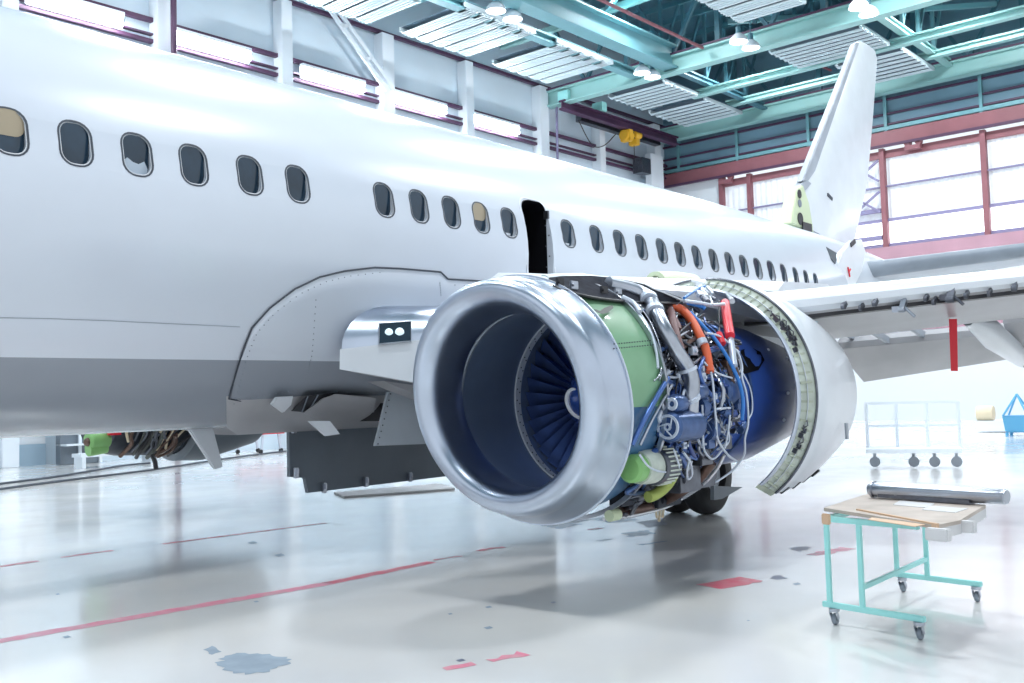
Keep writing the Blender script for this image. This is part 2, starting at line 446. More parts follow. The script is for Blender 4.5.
long_truss(18.2, 17.3, 19.8, 20, 36.4, 6, 'teal'); long_truss(13.9, 16.9, 19.8, 20, 36.4, 6, 'teal'); long_truss(9.0, 17, 19.8, 37, 46.4, 5, 'teal_dark')
long_truss(23.3, 16.2, 19.8, 37, 46.4, 5, 'teal_dark'); long_truss(14.2, 16.2, 19.8, 37, 46.4, 5, 'teal'); long_truss(18.8, 16.6, 19.8, 37, 46.4, 5, 'teal_dark')
for u in (38.5, 40.2, 42.6, 44.8): MB().bar(hv(u, 2, 19.2), hv(u, VL-1, 19.2), .16, .25).build('roof_joist', 'teal_dark', **S)
for u in (22.5, 29.9, 33.4):
    MB().bar(hv(u, 9, 17.5), hv(u, VL-.5, 17.5), .25, .25).build('roof_joist', 'teal_light' if u > 30 else 'teal', **S)
for v in (27.9, 20.4, 16.0, 11.6, 7):
    MB().bar(hv(-10, v, 18.9), hv(UB-.3, v, 18.9), .22, .3).build('roof_purlin', 'teal_dark', **S)
for (u0, v0, u1, v1, z0, z1) in ((22, 12, 36, 20, 17.4, 18.6), (37, 20, 46, 12, 17, 18), (37, 11, 46, 19, 17.2, 18.4), (30, 20, 36.5, 27, 16.8, 18.2), (27.5, 8, 36, 15, 17.5, 18.5), (38, 9, 45, 4, 16.8, 18.6)):
    MB().bar(hv(u0, v0, z0), hv(u1, v1, z1), .16, .2).build('roof_brace', 'teal', **S)
tag(MB().tube([hv(14, 20.8, 15.9), hv(36.2, 20.8, 15.9)], .07, 10).build('sprinkler_pipe', 'rust_red'),
    'thin dull red pipe running under the roof beside the wide teal girder', 'pipe')
tag(MB().tube([hv(38.6, 19.5, 16.5), hv(46, 19.5, 16.9)], .06, 8).build('sprinkler_pipe', 'rust_red'),
    'short red pipe in the dark roof bay behind the large cross girder', 'pipe')
# corrugated reflector panels under the roof
PAN = [((20.2, 24.9), (24.0, 27.6), 'leftmost'), ((25.4, 24.0), (29.2, 27.5), 'second'), ((30.6, 24.0), (34.3, 27.5), 'third'),
       ((38.0, 23.8), (41.0, 26.9), 'a'), ((41.7, 23.9), (45.3, 27.1), 'b'), ((37.8, 14.7), (40.7, 18.6), 'c'), ((41.6, 14.5), (45.4, 17.4), 'd'), ((29.5, 15.2), (34.0, 17.8), 'e')]
PLAB = ['ribbed metal sheet panel under roof at the top left corner near columns', 'ribbed metal sheet panel hanging above the second pair of wall lights',
        'ribbed metal sheet panel above the last wall light, left of large cross girder', 'ribbed metal sheet panel just behind large cross girder above the yellow hoist',
        'ribbed metal sheet panel in the far left roof corner', 'ribbed metal sheet panel behind the top of the tail fin, nearer one',
        'ribbed metal sheet panel right of the tail fin tip, against far girder', 'ribbed metal sheet panel at the top edge above the paired lamps']
for ((u0, v0), (u1, v1), _), lab in zip(PAN, PLAB):
    far = u0 > 36
    t = thing('ceiling_panel', lab, 'panel', hv((u0+u1)/2, (v0+v1)/2, 15.45), 'ribbed sheet panels under the roof')
    mb = MB(); n = 5 if not far else 7; du = (u1-u0)/n; gp = .84 if not far else .62
    for k in range(n):
        a = u0+k*du
        mb.add([hv(a+.02, v0, 15.50), hv(a+du*gp, v0, 15.50), hv(a+du*gp, v1, 15.50), hv(a+.02, v1, 15.50),
                hv(a+.02, v0, 15.53), hv(a+du*gp, v0, 15.53), hv(a+du*gp, v1, 15.53), hv(a+.02, v1, 15.53)],
               [(3, 2, 1, 0), (4, 5, 6, 7), (0, 1, 5, 4), (1, 2, 6, 5), (2, 3, 7, 6), (3, 0, 4, 7)])
        for q in ((.2, .4, .6) if not far else (.25,)): mb.hbox(a+du*q, a+du*q+.05, v0, v1, 15.46, 15.50)
    mb.build('sheet', 'panel_light', t)
    f_ = MB().hbox(u0, u1, v0, v1, 15.70, 15.73)
    f_.build('backing', 'panel_rib', t)
    g_ = MB()
    for v in (v0, v1-.08): g_.hbox(u0-.1, u1, v, v+.08, 15.54, 15.70)
    g_.build('edge_frame', 'panel_light', t)
# lamps
LP = [(25.8, 23.0, 'round hanging roof lamp at the top edge, left one of its pair'), (26.8, 23.1, 'round hanging roof lamp at the top edge, right one of its pair'),
      (35.3, 23.25, 'round roof lamp left of its twin below the teal crane girder'), (36.1, 23.25, 'round roof lamp right of its twin below the teal crane girder'),
      (34.9, 18.45, 'round roof lamp left of its twin above centre of big cross girder'), (35.9, 18.45, 'round roof lamp right of its twin above centre of big cross girder'),
      (34.9, 13.65, 'round roof lamp left of its twin above the tail fin tip'), (35.8, 13.65, 'round roof lamp right of its twin above the tail fin tip')]
for i, (u, v, lab) in enumerate(LP):
    if i == 0:
        L1 = thing('high_bay_lamp', lab, 'lamp', hv(u, v, 15.2), 'paired round lamps under the roof'); o1 = hv(u, v, 0)
        o_ = hv(u, v, 15.2)
        MB().lathe([(0, .36), (.12, .34), (.24, .24), (.34, .12), (.36, 0)], o_, 24, d=(0, 0, 1), e=(1, 0, 0), g=(0, 1, 0)).build('shade', 'col_white', L1, solid=.01)
        MB().lathe([(.02, .345), (-.03, .2), (-.05, 0)], o_, 24, d=(0, 0, 1), e=(1, 0, 0), g=(0, 1, 0)).build('lens', 'lamp_glass', L1)
        MB().cyl(o_+np.array([0, 0, .35]), o_+np.array([0, 0, .6]), .1).tube([o_+np.array([0, 0, .6]), o_+np.array([0, 0, 5.29])], .02, 6).build('ballast', 'teal_dark', L1)
    else: dup(L1, hv(u, v, 0)-o1, lab)
# hoist crane in the far left corner
cr = thing('crane_rail', 'dark purple crane rail beam near the left wall carrying the yellow hoist', 'beam', hv(41, 28.6, 14.9))
Ibeam(MB(), hv(36.4, 28.5, 15.0), hv(46.4, 28.5, 15.0), .45, .35).build('rail_beam', 'maroon', cr)
MB().hbox(36.5, 37.1, 28.2, 28.8, 15.46, 15.9).build('end_block', 'turq', cr)
MB().hbox(39.2, 39.6, 28.2, 28.8, 15.46, 15.9).build('end_block', 'turq', cr)
t = thing('chain_hoist', 'yellow electric hoist hanging from the purple beam near the left wall', 'hoist', hv(41.9, 28.5, 14.3))
MB().hbox(41.5, 41.85, 28.2, 28.8, 14.40, 14.98).cyl(hv(41.35, 28.5, 14.68), hv(42.0, 28.5, 14.68), .27).build('motor', 'yellow', t, bevel=.03)
MB().hbox(42.15, 42.5, 28.25, 28.75, 14.3, 14.95).cyl(hv(42.05, 28.3, 14.8), hv(42.6, 28.3, 14.8), .16).build('gearbox', 'yellow', t, bevel=.03)
MB().hbox(41.9, 42.15, 28.3, 28.7, 14.6, 14.9).build('drum', 'hard_black', t)
MB().tube([hv(42.3, 28.5, 14.4), hv(42.3, 28.5, 13.4)], .02, 6).tube([hv(38.2, 28.9, 14.9), hv(39.2, 28.9, 13.9), hv(40.2, 28.9, 14.0), hv(41.3, 28.9, 14.8)], .025, 6, 6).build('chain', 'hard_black', t)
tag(MB().tube([hv(36.9, 29.2, 0), hv(36.9, 29.2, 15.2), hv(37.4, 28.9, 15.5)], .06, 8, 4).build('conduit', 'win_rail'), 'slim conduit running down beside the wall column left of yellow hoist', 'pipe')
tag(MB().hbox(38.5, 45.5, 28.95, 29.3, 14.95, 15.3).hbox(43.6, 44.4, 28.9, 29.5, 13.2, 14.0).build('cable_duct', 'steel_dark'), 'dark duct along the wall behind the yellow hoist', 'duct')
# pale flood lamps on the far corner wall
tag(MB().hbox(44.6, 45.8, 29.0, 29.4, 12.2, 14.4).build('switch_cabinet', 'col_white', bevel=.03), 'pale cabinet on wall at the far corner beneath the yellow hoist', 'cabinet')

# ---------------------------------------------------------- painted marks on the floor
def floorpatch(name, pts, material, n=6, jag=.0, z=.0015):
    P = [at(x, y, 2, 0)[:2] for x, y in pts]; Q = []
    for i in range(len(P)):
        a, b = P[i], P[(i+1) % len(P)]; L = np.linalg.norm(b-a); k = max(1, int(L/.035))
        nrm = np.array([-(b-a)[1], (b-a)[0]])/(L+1e-9)
        for j in range(k):
            Q.append(a+(b-a)*j/k+nrm*random.uniform(-jag, jag)*(j > 0))
    mb = MB().add([(p[0], p[1], z) for p in Q], [tuple(range(len(Q)))])
    o = mb.build(name, material, floor, 0); return o
def stripe(p0, p1, w, material, jag=.012):
    a = at(*p0, 2, 0)[:2]; b = at(*p1, 2, 0)[:2]; d = (b-a)/np.linalg.norm(b-a); nr = np.array([-d[1], d[0]])
    L = np.linalg.norm(b-a); k = max(2, int(L/.06)); U = []; D = []
    for i in range(k+1):
        p = a+d*L*i/k; U.append(p+nr*(w/2+random.uniform(-jag, jag))); D.append(p-nr*(w/2+random.uniform(-jag, jag)))
    V = [(p[0], p[1], .0015) for p in U+D]; n = k+1
    MB().add(V, [(i, i+1, n+i+1, n+i) for i in range(k)]).build('painted_stripe', material, floor, 0)
stripe((-40, 648), (330, 583), .15, 'floor_red_faded'); stripe((328, 583.4), (432, 562), .14, 'floor_red'); stripe((434, 560), (462, 556), .04, 'floor_red')
stripe((-30, 571), (38, 561), .09, 'floor_red', .02); stripe((61, 557.5), (113, 550.5), .08, 'floor_red', .015); stripe((163, 544), (326, 523), .08, 'floor_red', .018)
stripe((709, 587), (752, 579), .26, 'floor_red', .02); stripe((811, 555), (848, 548), .15, 'floor_red_faded', .03)
stripe((444, 669), (475, 664), .09, 'floor_red_faded', .02); stripe((490, 661), (523, 653), .08, 'floor_red_faded', .035)
stripe((478, 551), (486, 549), .1, 'floor_red', .02); stripe((488, 549), (504, 547), .07, 'floor_red', .03); stripe((588, 530), (600, 528), .09, 'floor_red_faded', .03)
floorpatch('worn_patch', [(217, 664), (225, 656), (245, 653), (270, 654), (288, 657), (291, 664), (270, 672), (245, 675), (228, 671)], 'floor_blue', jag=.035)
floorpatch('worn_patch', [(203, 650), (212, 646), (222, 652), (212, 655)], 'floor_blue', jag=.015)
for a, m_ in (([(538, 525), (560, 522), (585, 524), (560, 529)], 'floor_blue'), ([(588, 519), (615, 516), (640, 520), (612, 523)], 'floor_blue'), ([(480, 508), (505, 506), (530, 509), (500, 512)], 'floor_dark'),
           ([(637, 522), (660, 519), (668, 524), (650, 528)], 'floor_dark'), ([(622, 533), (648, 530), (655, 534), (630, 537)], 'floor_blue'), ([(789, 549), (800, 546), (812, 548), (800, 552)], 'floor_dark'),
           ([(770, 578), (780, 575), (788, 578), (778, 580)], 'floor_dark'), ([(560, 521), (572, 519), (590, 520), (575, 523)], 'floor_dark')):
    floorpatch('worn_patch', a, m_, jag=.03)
stripe((598, 541), (610, 539), .06, 'floor_dark', .02); stripe((640, 545), (668, 541), .05, 'floor_blue', .02)
# cables lying on the far floor
for pts, lab in (([(-10, 490.5), (60, 481), (150, 470), (230, 458), (286, 451)], 'long thin dark cable on floor left of the belly, nearer one'),
                 ([(-10, 485), (60, 476), (120, 466), (150, 463)], 'shorter thin dark cable on floor beneath the far engine, farther one')):
    P = [at(x, y, 2, .03) for x, y in pts]
    tag(MB().tube(P, .028, 6, 6).build('floor_cable', 'seam_dark'), lab, 'cable')
rs = random.Random(3)
for k in range(12):
    x, y = rs.uniform(20, 1000), rs.uniform(520, 670); w_ = rs.uniform(2, 7)
    floorpatch('worn_speck', [(x, y), (x+w_, y-w_*.25), (x+w_*1.6, y+.3), (x+w_*.6, y+w_*.25)], rs.choice(['floor_dark', 'floor_blue', 'floor_blue']), jag=.004)

# ================================================================== AEROPLANE
YC = 9.26; ZU, ZL, RU, RL = 3.287, 3.131, 1.86, 1.80
ZTOP = ZU+RU
plane = thing('airplane', 'large white twin-engine passenger jet with grey belly parked in the hangar', 'airplane', (9.3, YC, 0))
def secshape(X):
    """width scale, height scale, top height for station X"""
    if X < -1: 
        t = min(1, (-1-X)/6.2); s = math.sqrt(max(0.0004, 1-t**2.2)); return s, s, ZTOP-(1-s)*2.3
    if X > 16.3:
        t = min(1, (X-16.3)/14.5); w = max(.07, 1-1.0*t**1.1); h = 1-.86*t**1.15
        top = ZTOP-.35*max(0, (X-21.5)/9)**1.5
        return w, h, top
    return 1., 1., ZTOP
def sec(X, n=72, off=0):
    w, h, top = secshape(X); P = []
    for k in range(n):
        a = 2*PI*k/n; c, s_ = math.cos(a), math.sin(a)     # a=0 top, toward -Y first
        if c >= 0: y, z = -(RU+off)*s_, ZU+(RU+off)*c
        else: y, z = -(RL+off+(RU-RL)*(1+c)**3)*s_, ZL+(RL+off)*c
        P.append((X, YC+y*w, top-(ZTOP-z)*h))
    return P
def fus_y(X, z, off=0):
    """port side surface of the fuselage"""
    w, h, top = secshape(X); z0 = ZTOP-(top-z)/h
    if z0 > ZU: r = RU+off; d = z0-ZU
    elif z0 > ZL: return YC-(RU+off)*w
    else: r = RL+off+(RU-RL)*max(0, 1-(ZL-z0)/RL)**3; d = ZL-z0
    return YC-w*math.sqrt(max(0, r*r-d*d))
def fus(px, py, off=0):
    v = ray(px, py); lo, hi = 3., YC-.02
    f_ = lambda Y: Y-fus_y(*(C0+v*(Y/v[1]))[[0, 2]], off)
    for _ in range(40):
        m_ = (lo+hi)/2
        if f_(m_) < 0: lo = m_
        else: hi = m_
    return C0+v*(lo/v[1])
XS = [-7.15, -7.0, -6.7, -6.2, -5.5, -4.5, -3.5, -2.5, -1]+list(np.linspace(1, 16.3, 12))+list(np.linspace(17.3, 30.6, 18))
mb = MB().loft([sec(X) for X in XS])
fus_o = mb.build('fuselage', 'fuselage_paint', plane, 50)

def rrect(w, h, r, n=5, pw=None):
    P = []
    for cx, cy, a0 in ((w/2-r, h/2-r, 0), (-w/2+r, h/2-r, PI/2), (-w/2+r, -h/2+r, PI), (w/2-r, -h/2+r, 1.5*PI)):
        for k in range(n+1):
            a = a0+PI/2*k/n; P.append((cx+r*math.cos(a), cy+r*math.sin(a)))
    return P
# windows: centre station from the photo
WX = [(10, 132), (76, 143.5), (137.3, 153.8), (193.9, 164), (250, 174.2), (297.8, 183), (384, 198.1), (419, 204.8), (451.3, 210.8), (481, 216.2), (509, 221.1),
      (568.1, 231.9), (596.6, 237.7), (619.7, 241.9), (641.6, 246.1), (661.9, 250), (680.2, 253.8), (697.2, 257), (713.9, 260), (729.7, 263.1), (744.2, 265.9), (758.3, 268.8), (771.6, 271.1), (784.2, 273.9), (795.9, 275.5), (806, 276.5), (815.5, 279)]
wins = []
for i, (px, py) in enumerate(WX):
    p = fus(px, py); wins.append((p[0], 3.63))
cut = MB()
def cutter(mb, X, z, w, h, r, depth, pout=.25):
    loop = rrect(w, h, r)
    ys = fus_y(X, z)
    mb.loft([[(X+a, ys-pout, z+b) for a, b in loop], [(X+a, ys+depth, z+b) for a, b in loop]])
exitp = fus(533, 237)
EX = exitp[0]+.14; EZ = 3.47
ct = MB()
for X, z in wins: cutter(ct, X, z, .255, .355, .105, .09)
cto = ct.build('tmp_cut', 'white_paint'); 
ct2 = MB(); cutter(ct2, EX, EZ, .50, 1.02, .15, .75)
cto2 = ct2.build('tmp_cut', 'white_paint')
for c_ in (cto, cto2):
    md = fus_o.modifiers.new('b', 'BOOLEAN'); md.object = c_; md.operation = 'DIFFERENCE'; md.solver = 'EXACT'
dg = bpy.context.evaluated_depsgraph_get(); dg.update()
me = bpy.data.meshes.new_from_object(fus_o.evaluated_get(dg))
fus_o.modifiers.clear(); fus_o.data = me
bm = bmesh.new(); bm.from_mesh(me)
for f_ in bm.faces: f_.smooth = True
for e in bm.edges: e.smooth = not (e.is_manifold and e.calc_face_angle(0) > .6)
bm.to_mesh(me); bm.free()
for c_ in (cto, cto2): bpy.data.objects.remove(c_)

def ringloft(X, z, w, h, r, t, out):
    """thin frame that follows the fuselage skin"""
    A = rrect(w, h, r); B = rrect(w-2*t, h-2*t, max(.02, r-t)); mb = MB(); L = []
    for loop, o_ in ((A, -.004), (A, out), (B, out), (B, -.004)):
        L.append([(X+a, fus_y(X+a, z+b)-o_, z+b) for a, b in loop])
    n = len(A); V = [p for q in L for p in q]
    mb.add(V, [(i*n+k, i*n+(k+1) % n, ((i+1) % 4)*n+(k+1) % n, ((i+1) % 4)*n+k) for i in range(4) for k in range(n)]); return mb
for i, (X, z) in enumerate(wins):
    fr = ringloft(X, z, .278, .378, .117, .014, .003).build('cabin_window', 'gasket', plane)
    ringloft(X, z, .25, .35, .10, .010, -.012).build('window_rim', 'frame_metal', fr)
    loop = rrect(.254, .354, .105); ys = fus_y(X, z)+.045
    g_ = MB().prism([(X+a, ys+abs(b)*.0, z+b) for a, b in loop], (0, .02, 0)); g_.build('window_pane', 'glass_dark', fr)
    if i in (0, 9):
        fr['label'] = 'cabin window with beige shade half drawn'
        MB().prism([(X+a, ys-.004, z+.075+b) for a, b in rrect(.25, .20, .07)], (0, .008, 0)).build('window_shade', 'shade_beige', fr)
    if i == 2:
        MB().prism([(X+a, ys-.012, z+b) for a, b in ((-.11, -.07), (-.07, -.03), (-.02, -.06), (.03, -.07), (.08, -.04), (.11, -.1), (.1, -.15), (.02, -.17), (-.06, -.15))], (0, .008, 0)).build('window_sticker', 'shade_grey', fr)
    if i in (10, 11):
        MB().box((X, ys-.01, z-.13), (.1, .01, .025)).build('shade_handle', 'ring_white', fr)
# overwing exit opening
er = ringloft(EX, EZ, .58, 1.10, .18, .02, .004).build('exit_frame', 'white_paint', plane)
er['label'] = 'open overwing exit with its hatch removed'
n_ = rrect(.494, 1.014, .148); ys = fus_y(EX, EZ)
L = [[(EX+a-(.00), ys+.09, EZ+b) for a, b in n_], [(EX+a, ys+.73, EZ+b) for a, b in n_]]
MB().loft(L, cap=False).prism([(EX+a, ys+.73, EZ+b) for a, b in n_], (0, .01, 0)).build('opening_interior', 'black_interior', er)  # near-black liner stands in for the darkness of the unlit cabin
for k in range(7): MB().ball((EX+.242, ys+.05+.05*(k % 2), EZ-.42+.13*k), .010, 8, 6).build('latch_fitting', 'steel_dark', er)
MB().box((EX+.24, ys+.08, EZ+.36), (.03, .07, .10)).build('hinge_fitting', 'steel_dark', er)

def skinstrip(pts, w, off, name, material, parent=plane, close=False, dens=8):
    """narrow seam that lies on the fuselage skin, along points picked in the photo"""
    P = []
    for i in range(len(pts)-1):
        a = np.array(pts[i], float); b = np.array(pts[i+1], float)
        for k in range(dens): P.append(fus(*(a+(b-a)*k/dens), off))
    P.append(fus(*pts[-1], off))
    return MB().tube(P, w, 6).build(name, material, parent)
skinstrip([(-60, 317), (40, 318.5), (100, 320.5), (240, 327)], .0035, 0, 'skin_seam', 'grey_paint')
# wing-body fairing skin
OUT = [(229, 399), (236, 375), (243, 350), (252, 328), (270, 308), (295, 289), (320, 277), (345, 271), (375, 267.5), (400, 268.5), (430, 271), (441, 272), (448, 279), (480, 281), (520, 284), (560, 286), (600, 289)]
BOT = [(229, 399), (250, 403), (280, 402), (310, 396), (345, 396), (375, 400), (410, 398), (440, 396), (480, 392), (520, 392), (560, 392), (600, 392)]
def interp(P, x):
    return np.interp(x, [p[0] for p in P], [p[1] for p in P])
rows = []
xs = list(np.linspace(229.2, 600, 64))
for j in range(15):
    R = []
    for x in xs:
        yt, yb = interp(OUT, x), interp(BOT, x); s_ = j/14
        o_ = .03 if 0 < j < 14 and x > 230 else 0.0
        R.append(fus(x, yt+(yb-yt)*s_, o_))
    rows.append(R)
MB().grid(rows).build('wing_body_fairing', 'fuselage_paint', plane, 60)
skinstrip(OUT, .009, .012, 'fairing_seam', 'seam_dark', dens=4)
skinstrip([(229, 399), (250, 403), (280, 406), (300, 404)], .007, .02, 'fairing_seam', 'seam_dark')
riv = MB()
def rivets(pts, n, off=.034, r=.006):
    for k in range(n):
        t_ = k/(n-1)*(len(pts)-1); i = min(int(t_), len(pts)-2); q = np.array(pts[i], float)+(np.array(pts[i+1], float)-np.array(pts[i], float))*(t_-i)
        riv.ball(fus(*q, off), r, 6, 4)
rivets([(316, 300), (314, 330), (312, 355), (308, 372)], 14); rivets([(440, 283), (441, 295)], 6); rivets([(x+5, y+5) for x, y in OUT[:9]], 34)
rivets([(240, 400), (290, 391), (375, 393), (430, 383)], 26); rivets([(455, 285), (520, 290)], 8)
riv.build('rivet_rows', 'mid_grey', plane, kind='stuff')

# belly canoe fairing below the wing root
rows = []
for i in range(25):
    u = i/24; X = 5.22+(9.6-5.22)*u; R = []
    for j in range(21):
        s_ = j/20; ang = math.radians(145)+math.radians(70)*s_      # from top, to port and under
        e_ = min(1, 30*min(u, 1-u))*min(1, 7*min(s_, 1-s_)); r = RL+.0+.085*math.sqrt(max(0, e_))
        yp = YC-r*math.sin(ang); X2 = 5.45+.69*(1.36-min(1.36, abs(yp-YC)))
        R.append((X2+(9.6-X2)*u, yp, ZL+r*math.cos(ang)))
    rows.append(R)
MB().grid(rows).build('belly_fairing', 'wing_under', plane, 60)
# ram air inlet: dark recess with deflector doors
p = [fus(x, y, .09) for x, y in ((291, 411), (306, 396), (334, 393), (322, 404), (312, 413))]
MB().prism(p, (0, -.012, 0)).build('air_inlet_recess', 'hard_black', plane)
MB().bar(fus(308, 396, .105), fus(302, 412, .105), .01, .012).bar(fus(318, 395, .105), fus(309, 411, .105), .01, .012).build('inlet_vane', 'mid_grey', plane)
p = [fus(x, y, .1) for x, y in ((269, 404), (274, 397), (291, 396), (289, 405), (281, 413))]
MB().prism(p, (0, -.05, 0)).build('deflector_door', 'white_paint', plane, bevel=.01)
p = [fus(x, y, .12) for x, y in ((304, 413), (324, 398), (336, 394), (376, 398), (374, 412), (350, 421), (320, 420))]
MB().prism(p, (0, .02, 0)).build('access_panel', 'wing_under', plane)
p = [at(x, y, 1, 8.0) for x, y in ((309, 421), (330, 421), (340, 434), (326, 436))]
MB().prism(p, (0, .03, 0)).build('drain_door', 'white_paint', plane)
p = [at(x, y, 1, 9.26) for x, y in ((187, 428), (211, 424), (222, 467), (214, 469.5))]
MB().prism([q+np.array([0, -.03, 0]) for q in p], (0, .06, 0)).build('blade_antenna', 'white_paint', plane, bevel=.012)

# hanging grey bay door along the keel, with latches
D = [at(x, y, 1, 9.26) for x, y in ((289, 420), (289, 477), (305, 478), (308, 493))]
zb = D[3][2]; X0 = D[0][0]
poly = [(X0, 9.26, 1.36), (X0, 9.26, D[1][2]), (D[2][0], 9.26, D[2][2]), (D[3][0], 9.26, zb), (12.2, 9.26, zb+.02), (12.2, 9.26, 1.36)]
dr = MB().prism(poly, (0, .05, 0)).build('bay_door', 'door_grey', plane)
dr['label'] = 'dark grey bay door hanging open under the belly'
for px, py in ((324, 488), (366, 482), (410, 477), (454, 471), (296, 473), (294, 428)):
    q = at(px, py, 1, 9.22); MB().box(q, (.05, .05, .12)).box(q+np.array([0, -.03, .02]), (.03, .03, .06)).build('latch', 'steel', dr, bevel=.005)
p = [at(x, y, 1, 8.0) for x, y in ((375, 446), (388, 392), (440, 385), (520, 385), (520, 440))]
nd = MB().prism(p, (0, .03, 0)).build('gear_bay_door', 'panel_grey', plane)
rr = MB()
for k in range(9): rr.ball(at(376+12.5*k/8*1, 444-50*k/8, 1, 7.99)+np.array([.03, 0, 0]), .008, 6, 4)
rr.build('rivet_rows', 'seam_dark', nd, kind='stuff')
MB().box((8.45, 8.75, 1.52), (1.4, .9, .35)).build('keel_box', 'hard_black', plane)
MB().tube([(7.9, 8.55, 1.42), (8.3, 8.55, 1.22)], .05, 10).build('hydraulic_fitting', 'red', plane)

# wing root leading edge with landing light
def glove(Y, f=1.0):
    Xf = 6.5+1.1*(7.5-Y) if Y < 7.5 else 6.5+1.3*(Y-7.5); zt = 2.54-.02*(7.0-Y); zm = 2.08+.15*min(1.2, 7.5-Y); zb = 1.89-.30*min(.9, max(-.2, 7.5-Y))
    return Xf, zt, zm, zb
def gl_loop(Y, top=True):
    Xf, zt, zm, zb = glove(Y); P = []
    if top:
        P = [(Xf, Y, zm)]
        for k in range(1, 9):
            a = PI/2*k/8; P.append((Xf+.7*(1-math.cos(a)), Y, zm+(zt-zm)*math.sin(a)))
        P += [(Xf+3.2, Y, zt), (Xf+3.2, Y, zm)]
    else: P = [(Xf-.02, Y, zm+.005), (Xf-.03, Y, zb), (Xf+.35, Y, zb-.06), (Xf+3.2, Y, zb-.08), (Xf+3.2, Y, zm+.005)]
    return P
YS = [7.85, 7.6, 7.5, 7.2, 6.8, 6.3, 5.7, 5.1]
g1 = MB().loft([gl_loop(Y) for Y in YS]).build('wing_root_nose', 'lip_metal', plane, 30)
g2 = MB().loft([gl_loop(Y, False) for Y in YS]).build('wing_root_skin', 'white_paint', plane, 30)
# light window
def on_glove(px, py):
    v = ray(px, py); best = None
    for k in range(900):
        Y = 5.2+k*.003; q = C0+v*(Y/v[1]); Xf, zt, zm, zb = glove(Y)
        a = math.asin(min(1, max(0, (q[2]-zm)/(zt-zm)))); xs_ = Xf+.7*(1-math.cos(a))
        if q[0] > xs_ and q[2] < zt: return q
    return q
lq = [on_glove(x, y) for x, y in ((379, 323), (411, 321), (411, 341), (379, 344))]
dn = ray(395, 332)*.012
lw = MB().prism([q-dn*4 for q in lq], dn*4).build('landing_light', 'light_inside', plane)
lc = (lq[0]+lq[1]+lq[2]+lq[3])/4-dn*4.3
vv = ray(395, 332); vv /= np.linalg.norm(vv); e1 = np.cross(vv, (0, 0, 1)); e1 /= np.linalg.norm(e1); g1_ = np.cross(e1, vv)
for s_, r_ in ((-.045, .045), (.06, .04)):
    MB().lathe([(0, r_), (-.01, r_*.7), (-.015, 0)], lc-e1*s_*1.0, 20, d=vv, e=e1, g=g1_).build('reflector_lamp', 'lens', lw)
MB().tube([q-dn*4.1 for q in lq]+[lq[0]-dn*4.1], .008, 6).build('light_bezel', 'steel', lw)
# under-fairing panel between root and bay
p = [at(x, y, 1, 7.6) for x, y in ((384, 381), (412, 385), (470, 388), (470, 400), (436, 402), (405, 390))]
MB().prism(p, (0, .25, 0)).build('root_fillet', 'wing_under', plane)

# ---- port wing, swept, outboard of the engine
SW = .55
def le_plane(d): return (1., SW, 0.), 9.98+SW*4.28+d
def onle(px, py, d=0): n, k = le_plane(d); return pl(px, py, n, k)
a_lo = onle(840, 310.5); b_lo = onle(1024, 289); a_hi = onle(868, 284); b_hi = onle(1024, 268.7)
tw = [onle(x, y, 3.9) for x, y in ((870, 331), (1000, 320))]
def zy(a, b, Y): return a[2]+(b[2]-a[2])*(Y-a[1])/(b[1]-a[1])
def lead(Y): return 9.98+SW*(4.28-Y)
def wing_loop(Y):
    X = lead(Y); zl = zy(a_lo, b_lo, Y); zh = zy(a_hi, b_hi, Y)
    if Y < 2: zl = zy(a_lo, b_lo, 2)+(2-Y)*.05; zh = zy(a_hi, b_hi, 2)+(2-Y)*.05
    if Y > 5: zl = zy(a_lo, b_lo, 5); zh = zy(a_hi, b_hi, 5)
    c = 3.9 if Y > 3 else 3.9-(3-Y)*.2; Yt = min(5, max(2, Y)); zt_ = tw[0][2]+(tw[1][2]-tw[0][2])*(Yt-tw[0][1])/(tw[1][1]-tw[0][1])
    return [(X+.03, Y, zl), (X-.05, Y, zl+(zh-zl)*.3), (X-.05, Y, zl+(zh-zl)*.6), (X+.05, Y, zh-.03), (X+.25, Y, zh+.02), (X+1.4, Y, zh+.12), (X+c*.7, Y, max(zh+.03, zt_+.12)), (X+c, Y, zt_+.03), (X+c, Y, zt_-.0), (X+c*.6, Y, zl-.12), (X+1.2, Y, zl-.09), (X+.3, Y, zl-.01)]
wy = [7.8, 6.5, 5.6, 4.8, 4.28, 3.4, 2.4, 1.2, 0, -1.5, -3.2, -5.2]
wing = MB().loft([wing_loop(Y) for Y in wy]).build('wing', 'wing_under', plane, 40)
wing['label'] = 'port wing with slats removed'
L_ = []
for Y in wy[2:]:
    w_ = wing_loop(Y); L_.append([np.array(w_[i])+np.array(o_) for i, o_ in ((0, (-.005, 0, .01)), (1, (-.02, 0, 0)), (2, (-.02, 0, 0)), (3, (-.01, 0, .015)), (4, (0, 0, .02)), (5, (0, 0, .012)), (5, (0, 0, .002)), (0, (.05, 0, .02)))])
MB().loft(L_).build('leading_edge', 'white_paint', wing, 40)
L_ = []
for Y in wy[3:]:
    w_ = wing_loop(Y); x0 = np.array(w_[0]); L_.append([x0+np.array([0, 0, 0]), x0+np.array([.10, 0, 0]), x0+np.array([.10, 0, -.045]), x0+np.array([0, 0, -.04])])
MB().loft(L_).build('slat_recess', 'hard_black', wing)
